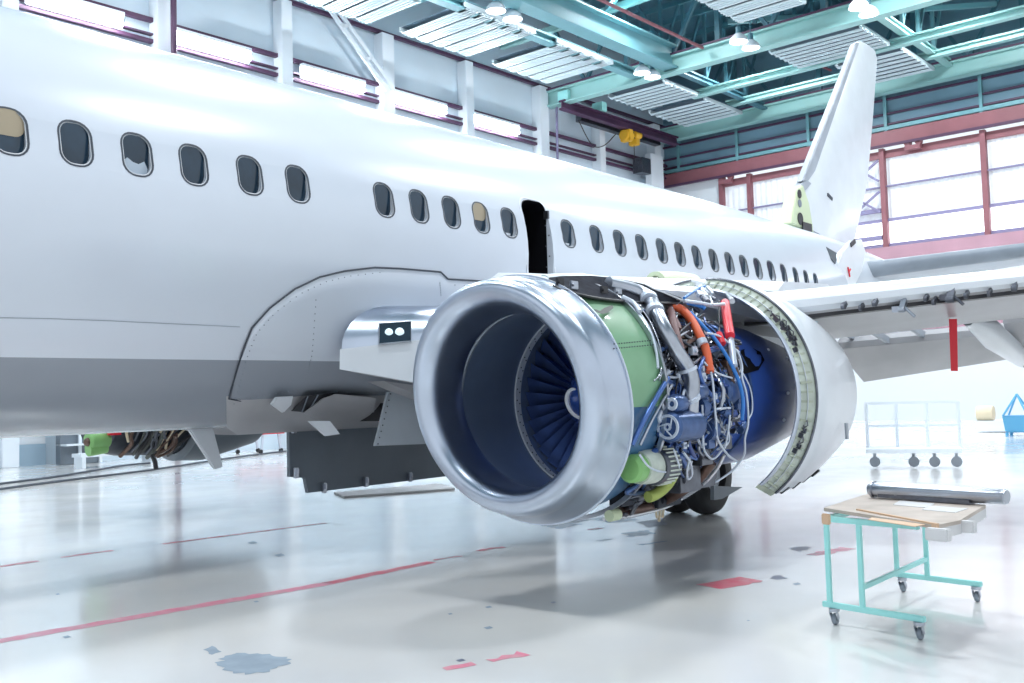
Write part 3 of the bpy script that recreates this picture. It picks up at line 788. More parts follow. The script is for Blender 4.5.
for px, py, s_ in ((845, 303, 1), (876, 300, 1), (903, 304, 1.5), (927, 296, .8), (951, 292, 2.0), (967, 293, .8), (1015, 284, 1.2), (862, 306, .6), (935, 300, .7), (990, 291, .7)):
    q = onle(px, py, -.06)
    b_ = MB().bar(q+np.array([.05, 0, .03*s_]), q+np.array([-.05, 0, -.05*s_]), .035*s_, .05)
    b_.cyl(q+np.array([-.05, .02*s_, -.04*s_]), q+np.array([-.05, -.02*s_, -.04*s_]), .03)
    if s_ >= 1.5:
        b_.tube([q+np.array([0, .02, 0]), q+np.array([-.03, -.12, -.14])], .016, 8); b_.box(q+np.array([.03, .06, -.05]), (.1, .1, .06))
    b_.build('slat_track', 'steel_dark' if s_ != 1.5 else 'steel', wing)
# trailing edge and drooped flaps
def flap(name, Y0, Y1, d0, d1, z0a, z0b, z1a, z1b, material='wing_under'):
    L = []
    for Y, za, zb_ in ((Y0, z0a, z1a), (Y1, z0b, z1b)):
        X = lead(Y)
        L.append([(X+d0, Y, za+.05), (X+d0+.1, Y, za+.12), (X+(d0+d1)/2, Y, (za+zb_)/2+.13), (X+d1, Y, zb_+.01), (X+d1, Y, zb_-.01), (X+(d0+d1)/2, Y, (za+zb_)/2-.04), (X+d0, Y, za-.04)])
    return MB().loft(L).build(name, material, wing, 40)
ti = [onle(x, y, 4.5) for x, y in ((880, 345), (1000, 331))]
bi = [onle(x, y, 5.3) for x, y in ((905, 400), (1000, 372))]
def ey(a, b, Y): return a[2]+(b[2]-a[2])*(Y-a[1])/(b[1]-a[1])
flap('flap', ti[0][1]+.5, ti[1][1]-.05, 4.5, 5.45, ti[0][2], ti[1][2], 1.66, 1.95)
flap('flap', ti[1][1]-.12, .2, 4.1, 5.2, ti[1][2]+.12, ti[1][2]+.2, 1.75, 2.0)
for px, py in ((843+5, 335), (885, 340), (920, 334)):
    q = onle(px, py, 4.4); MB().bar(q+np.array([-.5, 0, .12]), q+np.array([.35, 0, -.05]), .05, .09).build('flap_track', 'grey_paint', wing)
q = onle(1003, 330, 4.2)
MB().loft([[(q[0]-1.6+.1*math.cos(a), q[1]+.06*math.sin(a), q[2]+.05+.06*math.cos(a)) for a in np.linspace(0, 2*PI, 12, endpoint=False)],
           [(q[0]-.6, q[1]+.16*math.sin(a), q[2]-.08+.2*math.cos(a)) for a in np.linspace(0, 2*PI, 12, endpoint=False)],
           [(q[0]+.9, q[1]+.13*math.sin(a), q[2]-.35+.14*math.cos(a)) for a in np.linspace(0, 2*PI, 12, endpoint=False)],
           [(q[0]+1.7, q[1]+.02*math.sin(a), q[2]-.55+.02*math.cos(a)) for a in np.linspace(0, 2*PI, 12, endpoint=False)]]).build('flap_track_fairing', 'white_paint', wing, 60)
tag(MB().prism([onle(x, y, 1.4) for x, y in ((949, 319), (957, 319), (958, 371), (951, 371))], (.01, .005, 0)).build('warning_streamer', 'red'),
    'long red fabric streamer hanging below the port wing', 'streamer')
# starboard wing for completeness of the place
L = []
for Y, X, c, z in ((YC+1.6, 6.6, 7.0, 2.1), (YC+4.9, 9.4, 4.8, 2.45), (YC+14.2, 14.8, 1.8, 3.2)):
    L.append([(X, Y, z), (X+c*.1, Y, z+.16), (X+c*.4, Y, z+.24), (X+c, Y, z), (X+c*.4, Y, z-.14), (X+c*.1, Y, z-.1)])
MB().loft(L).build('wing', 'wing_under', plane, 40)

# ---- tail
F_ = lambda x, y: at(x, y, 1, YC)
def finblade(pts, t, name, material, parent=plane, yoff=0, bev=.02):
    P = [F_(*p)+np.array([0, yoff-t/2, 0]) for p in pts]
    return MB().prism(P, (0, t, 0)).build(name, material, parent, bevel=bev)
fin_pts = [(857, 42), (874, 49), (877, 57), (873, 120), (868, 180), (855, 237), (842, 268), (812, 250), (803, 228), (802, 205), (808, 178), (838, 100)]
fin = MB()
def finloop(le, te, t):
    a = F_(*le); b = F_(*te); c = b-a; n = []
    for s_, w in ((0, .12), (.06, .55), (.2, .9), (.4, 1), (.7, .6), (1, .05)): n.append(a+c*s_+np.array([0, -t/2*w, 0]))
    for s_, w in ((1, .05), (.7, .6), (.4, 1), (.2, .9), (.06, .55), (0, .12)): n.append(a+c*s_+np.array([0, t/2*w, 0]))
    return n
fo = fin.loft([finloop((800, 226), (846, 262), .42), finloop((803, 190), (855, 237), .40), finloop((810, 170), (867, 183), .36), finloop((839, 96), (872.5, 120), .26), finloop((855, 44), (877, 60), .16), finloop((859, 41), (875, 51), .10)]).build('vertical_fin', 'white_paint', plane, 40)
finblade([(853, 44), (857, 42), (812, 172), (805, 182), (799, 182), (838, 84)], .17, 'fin_leading_edge', 'grey_paint', fo)
finblade([(791, 197), (796, 187), (803, 180), (808, 184), (803, 190)], .2, 'leading_edge_fairing', 'grey_paint', fo)
db = finblade([(791, 190), (797, 186), (803, 204), (808, 234), (785, 224)], .3, 'dorsal_rib', 'chartreuse', fo)
for (x, y), r in (((792.7, 195), .10), ((793, 204.4), .09), ((793.6, 219.7), .14)):
    q = F_(x, y)+np.array([0, -.155, 0]); MB().cyl(q, q+np.array([0, -.015, 0]), r, seg=20).build('lightening_hole', 'hard_black' if r != .09 else 'mid_grey', db)
q = F_(800, 230); MB().box(q+np.array([0, -.17, .05]), (.5, .03, .18)).build('rib_slot', 'hard_black', db)
q = F_(822, 198); MB().box(q+np.array([0, -.19, 0]), (.28, .04, .07), ((.95, 0, -.3), (0, 1, 0), (.3, 0, .95))).build('fin_vent', 'seam_dark', fo)
# gap between fin and tail cone, elevator root panel
P = [at(x, y, 1, 7.95) for x, y in ((833, 292), (836, 270), (842, 252), (853, 240), (862, 239), (866, 252), (862, 272), (852, 292))]
sr = MB().prism(P, (0, .12, 0)).build('stabilizer_root_panel', 'white_paint', plane, bevel=.02)
q = at(853, 243, 1, 7.93); MB().box(q, (.3, .02, .1), ((.9, 0, .4), (0, 1, 0), (-.4, 0, .9))).build('panel_hole', 'hard_black', sr)
q = at(849, 271, 1, 7.93); MB().bar(q+np.array([-.05, 0, .08]), q+np.array([.04, 0, -.12]), .02, .03).bar(q+np.array([.0, 0, -.02]), q+np.array([.1, 0, .05]), .02, .03).build('red_mark', 'red', sr)
p = [fus(x, y, .012) for x, y in ((826, 247), (838, 254), (835, 264), (831, 259))]
MB().prism(p, (0, -.01, 0)).build('tail_cutout', 'seam_dark', plane)
# horizontal stabilizer: bare front spar then skin
def stab_loop(Y):
    X = 23.7+.7*(8.4-Y); z = 4.36+(8.4-Y)*.113; c = 3.6-(8.4-Y)*.36
    return [(X, Y, z), (X+.1, Y, z+.13), (X+.5, Y, z+.16), (X+c, Y, z+.0), (X+c, Y, z-.03), (X+.5, Y, z-.2), (X+.1, Y, z-.17)]
st = MB().loft([stab_loop(Y) for Y in (8.5, 6.5, 4.5, 2.9)]).build('horizontal_stabilizer', 'grey_paint', plane, 30)
MB().tube([(23.66+.7*(8.4-Y), Y, 4.36+(8.4-Y)*.113) for Y in (8.45, 6.5, 4.5, 2.9)], [.20, .18, .15, .12], 16).build('stabilizer_nose', 'mid_grey', st)
def stab_r(Y):
    return [(x, 2*YC-y, z) for x, y, z in stab_loop(Y)]
MB().loft([stab_r(Y) for Y in (8.5, 6.5, 4.5, 2.9)]).build('horizontal_stabilizer', 'grey_paint', plane, 30)

# ---- landing gear
def wheel(c, parent, r=.5, w=.32):
    mb = MB(); prof = [(-w/2, r*.5), (-w/2, r*.82), (-w*.38, r*.95), (-w*.2, r), (w*.2, r), (w*.38, r*.95), (w/2, r*.82), (w/2, r*.5)]
    return mb.lathe(prof, c, 40, closed=True, d=(0, 1, 0), e=(1, 0, 0), g=(0, 0, 1)).build('tyre', 'rubber', parent)
gc = at(699, 513, 2, 0.005)
for sgn, yy in ((1, gc[1]+.1),):
    g = MB().tube([(gc[0], yy, .5), (gc[0]+.05, yy, 1.3), (gc[0]+.1, yy+sgn*.1, 2.1)], [.09, .11, .13], 16).tube([(gc[0], yy-.35, .5), (gc[0], yy+.35, .5)], .06, 12).build('main_landing_gear', 'steel_dark', plane)
    for dy in (-.22, .22):
        wheel((gc[0], yy+dy, .5), g)
        MB().lathe([(-.1, .02), (-.1, .2), (-.06, .25), (.06, .25), (.1, .2), (.1, .02)], (gc[0], yy+dy, .5), 24, d=(0, 1, 0), e=(1, 0, 0), g=(0, 0, 1)).build('hub', 'grey_paint', g)
    MB().bar((gc[0]+.05, yy, .9), (gc[0]+.05, yy+sgn*1.1, 1.9), .08, .08).build('side_brace', 'steel', g)
q = at(714, 488, 1, gc[1]-.3)
MB().prism([at(x, y, 1, gc[1]-.45) for x, y in ((714, 486), (743, 487), (722, 499), (714, 500))], (0, .05, 0)).build('gear_door', 'door_grey', plane)
ng = MB().tube([(-2.6, YC, .35), (-2.6, YC, 1.6)], .08, 12).build('nose_landing_gear', 'steel_dark', plane)
for dy in (-.2, .2): wheel((-2.6, YC+dy, .35), ng, .35, .2)

# ---- port engine
EY, EZ0 = 4.8, 1.52
def pe(px, py, r):
    """line of sight meets a cylinder of radius r round the engine axis (near side)"""
    v = ray(px, py); a = v[1]**2+v[2]**2; o_ = np.array([C0[1]-EY, C0[2]-EZ0]); b = o_@v[1:]*2; c = o_@o_-r*r
    D = b*b-4*a*c
    if D < 0: t = -b/(2*a)
    else: t = (-b-math.sqrt(D))/(2*a)
    return C0+v*t
NE = (0, -1, 0)     # angles on the engine run from the near side (-Y) upwards
eng = MB().lathe([(6.0, .895), (6.12, .912), (6.42, .92), (6.50, .92)], (0, EY, EZ0+.03), 96, a0=math.radians(-5), a1=math.radians(185), e=NE).build('engine', 'olive', plane)
mat('fan_green', (.20, .40, .23), .38, noise=.12, nscale=3, coat=.2)
mat('fan_blue', (.05, .15, .30), .35, noise=.2, nscale=3, coat=.2)  # flare tint as paint; the case itself is green
eng.data.materials.clear(); eng.data.materials.append(MATS['fan_green'])
eng['label'] = 'port engine with cowls open and green fan case'
MB().lathe([(6.02, .885), (6.14, .90), (6.42, .91), (6.50, .91)], (0, EY, EZ0+.05), 96, a0=math.radians(185), a1=math.radians(355), e=NE).build('lower_fan_case', 'fan_blue', eng)  # lower part of the green case, coloured blue for the flare
EO = (0, EY, EZ0+.02)
# inlet lip (leans a little)
PIT = .14
dI = np.array([1., 0, -.08]); gI = np.array([-math.sin(PIT), 0, math.cos(PIT)])
IO = np.array([5.66, EY, 1.562])
def lipprof():
    P = [(.36, .675), (.30, .668), (.24, .672)]
    for k in range(17):
        a = PI*k/16     # throat -> front crest -> outer skin
        P.append((.13-.17*math.sin(a), .795-.105*math.cos(a)+.012*math.sin(a)))
    P += [(.17, .922), (.22, .938), (.27, .950), (.32, .958)]
    return P
lip = MB().lathe(lipprof(), IO, 128, d=dI, e=NE, g=gI).build('inlet_lip', 'lip_metal', eng, 60)
lip['label'] = 'polished metal inlet lip'
MB().lathe([(.315, .950), (.315, .968), (.332, .968), (.332, .950)], IO, 128, closed=True, d=dI, e=NE, g=gI).build('lip_edge_band', 'pipe_white', eng)
MB().lathe([(.33, .950), (.33, .68)], IO, 96, d=dI, e=NE, g=gI).build('lip_bulkhead', 'primer_dark', eng)
MB().lathe([(5.96, .668), (6.0, .69), (6.3, .73), (6.7, .76), (7.3, .765)], EO, 96, e=NE).build('inlet_duct', 'duct_inner', eng, 60)
MB().lathe([(5.98, .70), (5.99, .672), (6.02, .678), (6.03, .70)], EO, 96, e=NE).build('duct_joint', 'grey_paint', eng, 60)
MB().lathe([(6.78, .765), (6.78, .745), (6.85, .745), (6.85, .765)], EO, 96, e=NE, closed=True).build('abradable_ring', 'ring_white', eng)
rr = MB()
for k in range(48):
    for x in (6.798, 6.832):
        a = 2*PI*(k+.3*(x > 6.81))/48; rr.ball((x, EY-.743*math.cos(a), EO[2]+.743*math.sin(a)), .0065, 6, 4)
rr.build('ring_screws', 'hard_black', eng, kind='stuff')
# fan
fd = MB().lathe([(7.06, 0), (7.06, .76)], EO, 64, e=NE).build('fan_backplate', 'spinner', eng)
bl0 = None
for k in range(36):
    if bl0 is None:
        mbb = MB(); rows = []; rows2 = []
        for r in np.linspace(.26, .75, 10):
            t_ = (r-.26)/.49; tw = math.radians(25+40*t_); ch = .11+.05*t_; P = []
            for s_, th in ((-.5, .0), (-.2, .012), (.2, .012), (.5, .0)):
                cx = 6.96+ch*s_*math.cos(tw); cy = ch*s_*math.sin(tw)
                P.append((cx, cy, r, th))
            rows.append([(x, y+th, r_) for x, y, r_, th in P]); rows2.append([(x, y-th, r_) for x, y, r_, th in P])
        V = rows; 
        mbb.grid([[np.array([x, y+EY, z+EO[2]]) for x, y, z in R] for R in rows]); mbb.grid([[np.array([x, y+EY, z+EO[2]]) for x, y, z in R] for R in rows2])
        bl0 = mbb.build('fan_blade', 'blade', eng, 60)
        w0 = np.array(bl0['_w'])
        bl0.data.transform(Matrix.Translation(Vector((w0[0]-6.96, w0[1]-EY, w0[2]-EO[2]))))
        bl0.location = (6.96-w0[0], EY-w0[1], EO[2]-w0[2]); ob = bl0
    else:
        ob = bl0.copy(); col.objects.link(ob)
    ob.rotation_euler = (2*PI*k/36, 0, 0)
SPR = [(6.60, 0), (6.62, .035), (6.70, .12), (6.80, .205), (6.90, .275), (6.96, .30), (7.0, .30)]
sp = MB().lathe(SPR, EO, 48, e=NE).build('spinner', 'spinner', eng, 60)
for a_0, x_0, rr_ in ((95, 6.655, [.006, .020, .026, .022, .016]), (-60, 6.72, [.012, .018, .02, .012])):
    P = []
    for k in range(14):
        a = math.radians(a_0+k*13); x = x_0+k*.007; r = np.interp(x, [p_[0] for p_ in SPR], [p_[1] for p_ in SPR])+.004
        P.append((x, EY-r*math.cos(a), EO[2]+r*math.sin(a)))
    MB().tube(P, rr_, 8, 2).build('spinner_swirl', 'mark_white', eng)
# fan case trim: flange, rivet line, scuff
MB().lathe([(6.47, .93), (6.47, .965), (6.50, .965), (6.50, .93)], EO, 96, closed=True, e=NE).build('case_flange', 'steel', eng)
rr = MB()
for j in range(2):
    for k in range(16):
        q = pe(614+k*2.6, 344+j*4.5-k*.25, .962); rr.ball(q, .006, 6, 4)
rr.build('rivet_rows', 'seam_dark', eng, kind='stuff')
MB().prism([pe(x, y, .966) for x, y in ((594, 309), (600, 311), (604, 308), (612, 305), (613, 308), (607, 313), (602, 314), (596, 312))], (0, -.004, 0)).build('scuff_mark', 'primer_dark', eng)
# core body with flanges
MB().lathe([(6.5, .80), (6.9, .82), (7.1, .80), (7.3, .66), (7.9, .60), (8.2, .62), (8.25, .5)], EO, 72, e=NE).build('core_casing', 'core_dark', eng)
for x, r in ((6.62, .84), (6.95, .85), (7.25, .76), (7.5, .70), (7.85, .68)):
    MB().lathe([(x, r-.08), (x, r), (x+.025, r), (x+.025, r-.08)], EO, 72, closed=True, e=NE).build('flange', 'steel_dark', eng)
MB().lathe([(8.0, .60), (8.15, .655), (8.6, .70), (9.2, .69), (9.9, .58), (10.6, .46)], EO, 72, e=NE).build('core_cowl', 'core_blue', eng, 60)
MB().lathe([(8.40, .69), (8.40, .700), (8.425, .703), (8.425, .69)], EO, 72, closed=True, e=NE).build('cowl_joint', 'core_blue_pale', eng)
for px, py in ((787, 358), (788, 393), (784, 420), (768, 350)):
    q = pe(px, py, .70); MB().ball(q, .018, 8, 6).build('fastener', 'pipe_white', eng)
P = [pe(x, y, .705) for x, y in ((741, 350), (750, 347), (760, 352), (764, 360), (758, 370), (744, 374), (738, 366))]
MB().prism(P, (0, -.006, 0)).build('cowl_opening', 'black_interior', eng)
MB().lathe([(10.3, .48), (10.9, .40)], EO, 48, e=NE).build('exhaust_nozzle', 'steel_dark', eng, solid=.02)
MB().lathe([(10.5, .28), (10.9, .24), (11.4, .04), (11.42, 0)], EO, 48, e=NE).build('exhaust_plug', 'steel_dark', eng)

# thrust reverser half shells
def shell(a0, a1, near=True):
    A0, A1 = math.radians(a0), math.radians(a1); o_ = (0, EY, EZ0+.0)
    outp = [(8.77, 1.150), (8.80, 1.165), (9.05, 1.155), (9.5, 1.10), (10.0, 1.0), (10.5, .88), (10.5, .865), (10.0, .98), (9.5, 1.07), (8.95, 1.07), (8.80, 1.14)]
    sh = MB().lathe(outp, o_, 72, A0, A1, closed=True, e=NE).build('reverser_cowl', 'white_paint', eng, 50)
    if near: sh['label'] = 'open white thrust reverser half with pale green inside'
    MB().lathe([(8.62, 1.028), (8.60, 1.045), (8.63, 1.06), (8.68, 1.05), (8.9, 1.0), (9.6, .945), (10.4, .84), (10.4, .83), (9.6, .915), (8.9, .985)], o_, 72, A0, A1, closed=True, e=NE).build('inner_ring', 'pipe_white', eng, 50)
    # front frame between inner and outer rings
    MB().lathe([(8.66, 1.05), (8.72, 1.10), (8.78, 1.145), (8.86, 1.14), (8.80, 1.09), (8.74, 1.045)], o_, 72, A0, A1, closed=True, e=NE).build('torque_box', 'primer_light', eng, 30)
    MB().lathe([(8.765, 1.150), (8.762, 1.158), (8.775, 1.170), (8.785, 1.165)], o_, 72, A0, A1, closed=True, e=NE).build('outer_seal', 'steel_dark', eng, 50)
    MB().lathe([(8.70, 1.098), (8.695, 1.104), (8.705, 1.106), (8.71, 1.10)], o_, 72, A0, A1, closed=True, e=NE).build('frame_bead', 'ring_white', eng, 50)
    if near:
        rib = MB(); 
        for k in range(30):
            a = math.radians(a0+3+(a1-a0-6)*k/29)
            e_ = np.array([0, -math.cos(a), math.sin(a)]); q0 = np.array(o_)+np.array([8.675, 0, 0])+e_*1.058; q1 = np.array(o_)+np.array([8.755, 0, 0])+e_*1.135
            rib.bar(q0+(-.012, 0, 0), q1+(-.012, 0, 0), .006 if k % 4 else .02, .02)
        rib.build('frame_ribs', 'primer', eng, kind='stuff')
        for a0_, n in ((41, 1), (-20, 2), (22, 3), (28, 3), (-28, 2), (34, 2)):
            bx = MB(); a = math.radians(a0_); e_ = np.array([0, -math.cos(a), math.sin(a)]); tt = np.array([0, math.sin(a), math.cos(a)])
            for j in range(n):
                q = np.array(o_)+np.array([8.69+.012*j, 0, 0])+e_*(1.085+.012*j)+tt*(.05*j)
                bx.box(q, (.02, .045, .045 if n > 1 else .09), ((1, 0, 0), e_, tt))
                bx.tube([q+tt*.03, q+tt*.06+e_*.03-(.02, 0, 0), q+tt*.1], .006, 6)
            bx.build('actuator', 'steel_dark', eng)
        a = A0; e_ = np.array([0, -math.cos(a), math.sin(a)]); tt = np.array([0, math.sin(a), math.cos(a)])
        o3 = np.array(o_)
        MB().hexa([o3+e_*r_+np.array([x, 0, 0])+tt*s_ for s_ in (-.06, .0) for x, r_ in ((8.62, 1.03), (9.6, .93), (9.6, 1.05), (8.78, 1.15))]).build('latch_beam', 'primer', eng)
        for x in (8.95, 9.25, 9.55, 9.85):
            q = o3+e_*(1.155-(max(0, x-9.05)*.14))+np.array([x, 0, 0])+tt*.02
            MB().box(q, (.035, .02, .10), ((1, 0, 0), e_, tt)).build('cowl_latch', 'hard_black', eng)
        q = o3+np.array([9.75, 0, 0])+np.array([0, -math.cos(-.35), math.sin(-.35)])*1.105
        MB().box(q, (.05, .02, .16)).build('vent_slot', 'grey_paint', eng)
shell(-52, 86, True); shell(94, 232, False)

# strut and fan cowl support beam
st_ = MB().loft([[(X, EY-w, zb_), (X, EY-w, zt-.06), (X, EY-w*.6, zt), (X, EY+w*.6, zt), (X, EY+w, zt-.06), (X, EY+w, zb_)] for X, w, zb_, zt in
                ((6.25, .05, 2.42, 2.47), (6.6, .15, 2.43, 2.50), (7.2, .2, 2.43, 2.54), (8.2, .22, 2.4, 2.56), (9.6, .22, 2.3, 2.62), (11.5, .18, 2.2, 2.6))]).build('engine_strut', 'white_paint', eng, 40)
EDGE = [(549, 277.5, .97), (562, 275.8, 1.0), (590, 275.5, 1.03), (620, 278.5, 1.05), (645, 284.5, 1.05), (665, 292, 1.05), (682, 299, 1.04)]
LOWE = [(553, 286, .955), (562, 290, .955), (590, 297, .965), (620, 301, .97), (645, 303, .97), (665, 303, .98), (682, 303, .99)]
e_up = [pe(*p) for p in EDGE]; e_lo = [pe(*p) for p in LOWE]
rows = [e_up]
for k in (1, 2, 3): rows.append([np.array([p[0]+.05*k, p[1]+(EY-p[1])*k/3, p[2]+.05*math.sin(k/3*PI/2)]) for p in e_up])
MB().grid(rows).build('beam_skin', 'white_paint', eng, 60, solid=.012)
rows = [[a+(b-a)*k/4+np.array([0, .02*math.sin(PI*k/4), 0]) for a, b in zip(e_up, e_lo)] for k in range(5)]
MB().grid(rows).build('support_beam', 'beam_dark', eng, 60, solid=.015)
MB().tube(e_lo, .012, 8, 3).build('beam_flange', 'hard_black', eng)
for k, (px, py) in enumerate(((560, 282), (574, 285), (604, 290), (618, 292), (640, 294))):
    q = pe(px, py, .985); MB().box(q, (.09, .02, .06)).cyl(q+np.array([-.03, 0, 0]), q+np.array([-.03, -.025, 0]), .015, seg=10).build('beam_fitting', 'steel' if k % 2 else 'hard_black', eng, bevel=.004)
def pipe(name, pts, r, material, rad=.9, smooth=5, seg=10):
    rads = rad if hasattr(rad, '__len__') else [rad]*len(pts)
    P = [pe(x, y, q) for (x, y), q in zip(pts, np.interp(np.linspace(0, 1, len(pts)), np.linspace(0, 1, len(rads)), rads))]
    return MB().tube(P, r, seg, smooth).build(name, material, eng, 60)
pipe('bleed_duct', [(608, 284), (625, 288), (640, 293), (649, 299), (655, 310), (665, 331), (677, 352), (688, 369), (692, 382), (691, 400), (690, 424)], .062, 'steel', [1.0, 1.0, 1.0, .99, .98, .97])
for x, y in ((649, 300), (655, 311), (688, 370), (691, 398)):
    pipe('duct_clamp', [(x-.6, y-1.6), (x+.6, y+1.6)], .074, 'pipe_white', 1.0 if y < 350 else .98, 1)
pipe('brown_hose', [(648, 294), (662, 299), (670, 310), (673, 322), (677, 338), (681, 350)], .034, 'brown_hose', .93)
pipe('brown_hose', [(668, 312), (676, 322), (679, 330)], .026, 'brown_hose', .92)
oh = pipe('orange_hose', [(671, 305), (682, 310), (692, 321), (700, 336), (706, 350), (710, 372)], .036, 'orange', .95)
for p_ in (((674, 305.5), (677, 307.5)), ((701, 340), (703, 345))): pipe('hose_clamp', p_, .045, 'pipe_white', .95, 1)
pipe('hold_open_rod', [(725, 303), (727, 318), (730, 336)], .042, 'red', 1.0, 1)
pipe('rod_sleeve', [(730, 336), (732, 350), (734, 366)], .030, 'pipe_white', .98, 1)
pipe('rod_cable', [(719, 300), (719.5, 335)], .006, 'hard_black', .98, 1)
pipe('rod_fitting', [(718, 334), (722, 344)], .035, 'red', .96, 1)
pipe('blue_cable', [(690, 312), (702, 325), (714, 338), (724, 352), (733, 368), (740, 385), (743, 402), (742, 420)], .016, 'cable_blue', .97)
pipe('blue_cable', [(688, 303), (700, 306), (705, 309)], .018, 'cable_blue', 1.0)
pipe('white_tube', [(711, 372), (713, 385), (714.5, 405), (716, 422), (717, 437), (722, 447), (729, 456), (738, 462)], 0.0101, 'pipe_white', .96)
pipe('white_tube', [(704, 362), (712, 370), (722, 375), (732, 378)], 0.0086, 'pipe_white', .95)
pipe('white_tube', [(706, 333), (719, 336), (730, 344), (738, 353), (742, 366), (742, 378), (746, 392), (748, 410), (748, 425), (745, 438), (744, 455), (733, 470), (716, 482)], 0.0094, 'pipe_white', .98)
pipe('white_tube', [(742, 372), (749, 385), (752, 398), (752, 412), (748, 420)], 0.0065, 'pipe_white', .97)
pipe('white_tube', [(730, 415), (728, 432), (725, 448)], 0.0086, 'pipe_white', .97)
pipe('white_tube', [(702, 405), (703, 425), (703, 440), (705, 452), (713, 459), (722, 450), (729, 440), (727, 425)], 0.0094, 'pipe_white', .95)
pipe('white_tube', [(716, 409), (730, 408)], 0.0094, 'pipe_white', .95, 1)
pipe('purple_tube', [(632, 445), (645, 418), (658, 395), (668, 378)], .020, 'steel_blue', .95)
pipe('purple_tube', [(640, 445), (652, 420), (662, 402), (672, 385)], .012, 'steel', .95)
pipe('case_tube', [(630, 303), (643, 318), (651, 333), (656, 350), (658, 368)], .010, 'pipe_white', .97)
pipe('case_tube', [(634, 301), (648, 318), (658, 340), (662, 360), (660, 374), (654, 381)], .007, 'steel', .95)
pipe('case_tube', [(622, 297), (633, 303), (640, 312)], .02, 'pipe_white', .99)
pipe('lower_rim', [(604, 519), (625, 517), (645, 513), (664, 508), (683, 498), (702, 485), (716, 470), (724, 455)], .016, 'frame_metal', .92)
pipe('lower_rim', [(614, 512), (640, 509), (660, 503), (680, 492), (699, 478), (712, 462)], .045, 'copper', .90)
# accessories
def drum(name, c, r, l, material, rad, seg=28):
    q = pe(*c, rad); return MB().lathe([(0, 0), (0, r*.8), (.02, r), (l-.02, r), (l, r*.8), (l, 0)], q, seg, e=NE).build(name, material, eng, 35), q
t_, q = drum('starter', (672, 404), .065, .16, 'core_blue_pale', .99)
MB().lathe([(-.012, .025), (-.012, .045), (.0, .05), (.0, .02)], q, 24, closed=True, e=NE).build('starter_rim', 'pipe_white', eng)
t_, q = drum('fuel_pump', (668, 427), .115, .40, 'core_blue_pale', .98)
MB().lathe([(-.012, .075), (-.012, .092), (.01, .095), (.01, .07)], q, 28, closed=True, e=NE).build('pump_rim', 'pipe_white', eng)
pm = MB().lathe([(-.014, .015), (-.014, .03), (.0, .03), (.0, .015)], q, 16, closed=True, e=NE)
for k in range(3):
    a = k*2.09+.3; pm.tube([q+np.array([-.01, -.03*math.cos(a), .03*math.sin(a)]), q+np.array([-.01, -.075*math.cos(a+.7), .075*math.sin(a+.7)])], .006, 6)
pm.build('pump_spokes', 'pipe_white', eng)
t_, q = drum('hydraulic_pump', (690, 392), .06, .22, 'core_blue_pale', .93)
t_, q = drum('oil_tank', (716, 392), .14, .26, 'core_blue_pale', .80)
t_, q = drum('generator_cap', (629, 469), .105, .14, 'green_light', .93)
MB().lathe([(.12, .07), (.12, .12), (.2, .13), (.34, .13), (.34, .07)], q, 28, e=NE).build('generator_body', 'primer_light', eng)
MB().lathe([(.30, .05), (.30, .145), (.34, .15), (.52, .14), (.52, .05)], q, 28, e=NE).build('generator_housing', 'steel_dark', eng)
gg = MB()
for k in range(26):
    a = 2*PI*k/26; gg.box(q+np.array([.42, -.148*math.cos(a), .148*math.sin(a)]), (.16, .012, .012))
gg.build('cooling_fins', 'primer_light', eng)
pipe('olive_elbow', [(648, 497), (656, 494), (666, 486), (673, 474), (674, 462)], .045, 'olive', .98)
pipe('wire_loop', [(640, 455), (648, 466), (658, 471), (670, 472), (679, 468), (674, 450)], .008, 'pipe_white', 1.06)
pipe('wire_loop', [(683, 452), (690, 462), (692, 474), (688, 479), (687, 470), (690, 458)], .010, 'pipe_white', 1.0)
q = pe(609, 516, .98); MB().cyl(q, q+np.array([.12, 0, 0]), .045).build('drain_mast', 'chartreuse', eng)
for x, y in ((655, 517), (660, 520), (664, 516)):
    a = pe(x, y-10, .95); b = pe(x+random.uniform(-2, 2), y+1, .99); MB().tube([a, b], .012, 8).build('drain_tube', 'cream', eng)
# lower gearbox masses
for (x, y), (a, b, c), mname in (((640, 490), (.3, .16, .14), 'steel_dark'), ((680, 478), (.35, .2, .22), 'steel_dark'), ((662, 500), (.4, .16, .10), 'core_dark'), ((700, 455), (.2, .14, .16), 'steel_dark'), ((622, 498), (.2, .12, .12), 'core_dark'),
                          ((706, 430), (.12, .1, .3), 'core_blue_pale'), ((696, 408), (.10, .08, .3), 'core_blue_pale'), ((722, 442), (.14, .12, .12), 'steel_dark'), ((735, 400), (.12, .1, .16), 'core_blue_pale'), ((720, 430), (.07, .07, .07), 'pipe_white'),
                          ((700, 480), (.3, .14, .12), 'steel_dark'), ((680, 335), (.2, .1, .14), 'core_dark'), ((700, 360), (.14, .1, .14), 'core_dark')):
    q = pe(x, y, .86); MB().box(q, (a, b, c)).box(q+np.array([-.02, -b*.4, c*.1]), (a*.6, b*.4, c*.5)).cyl(q+np.array([-a*.55, -.02, 0]), q+np.array([a*.5, -.02, 0]), c*.3, seg=14).build('accessory', mname, eng, bevel=.008)
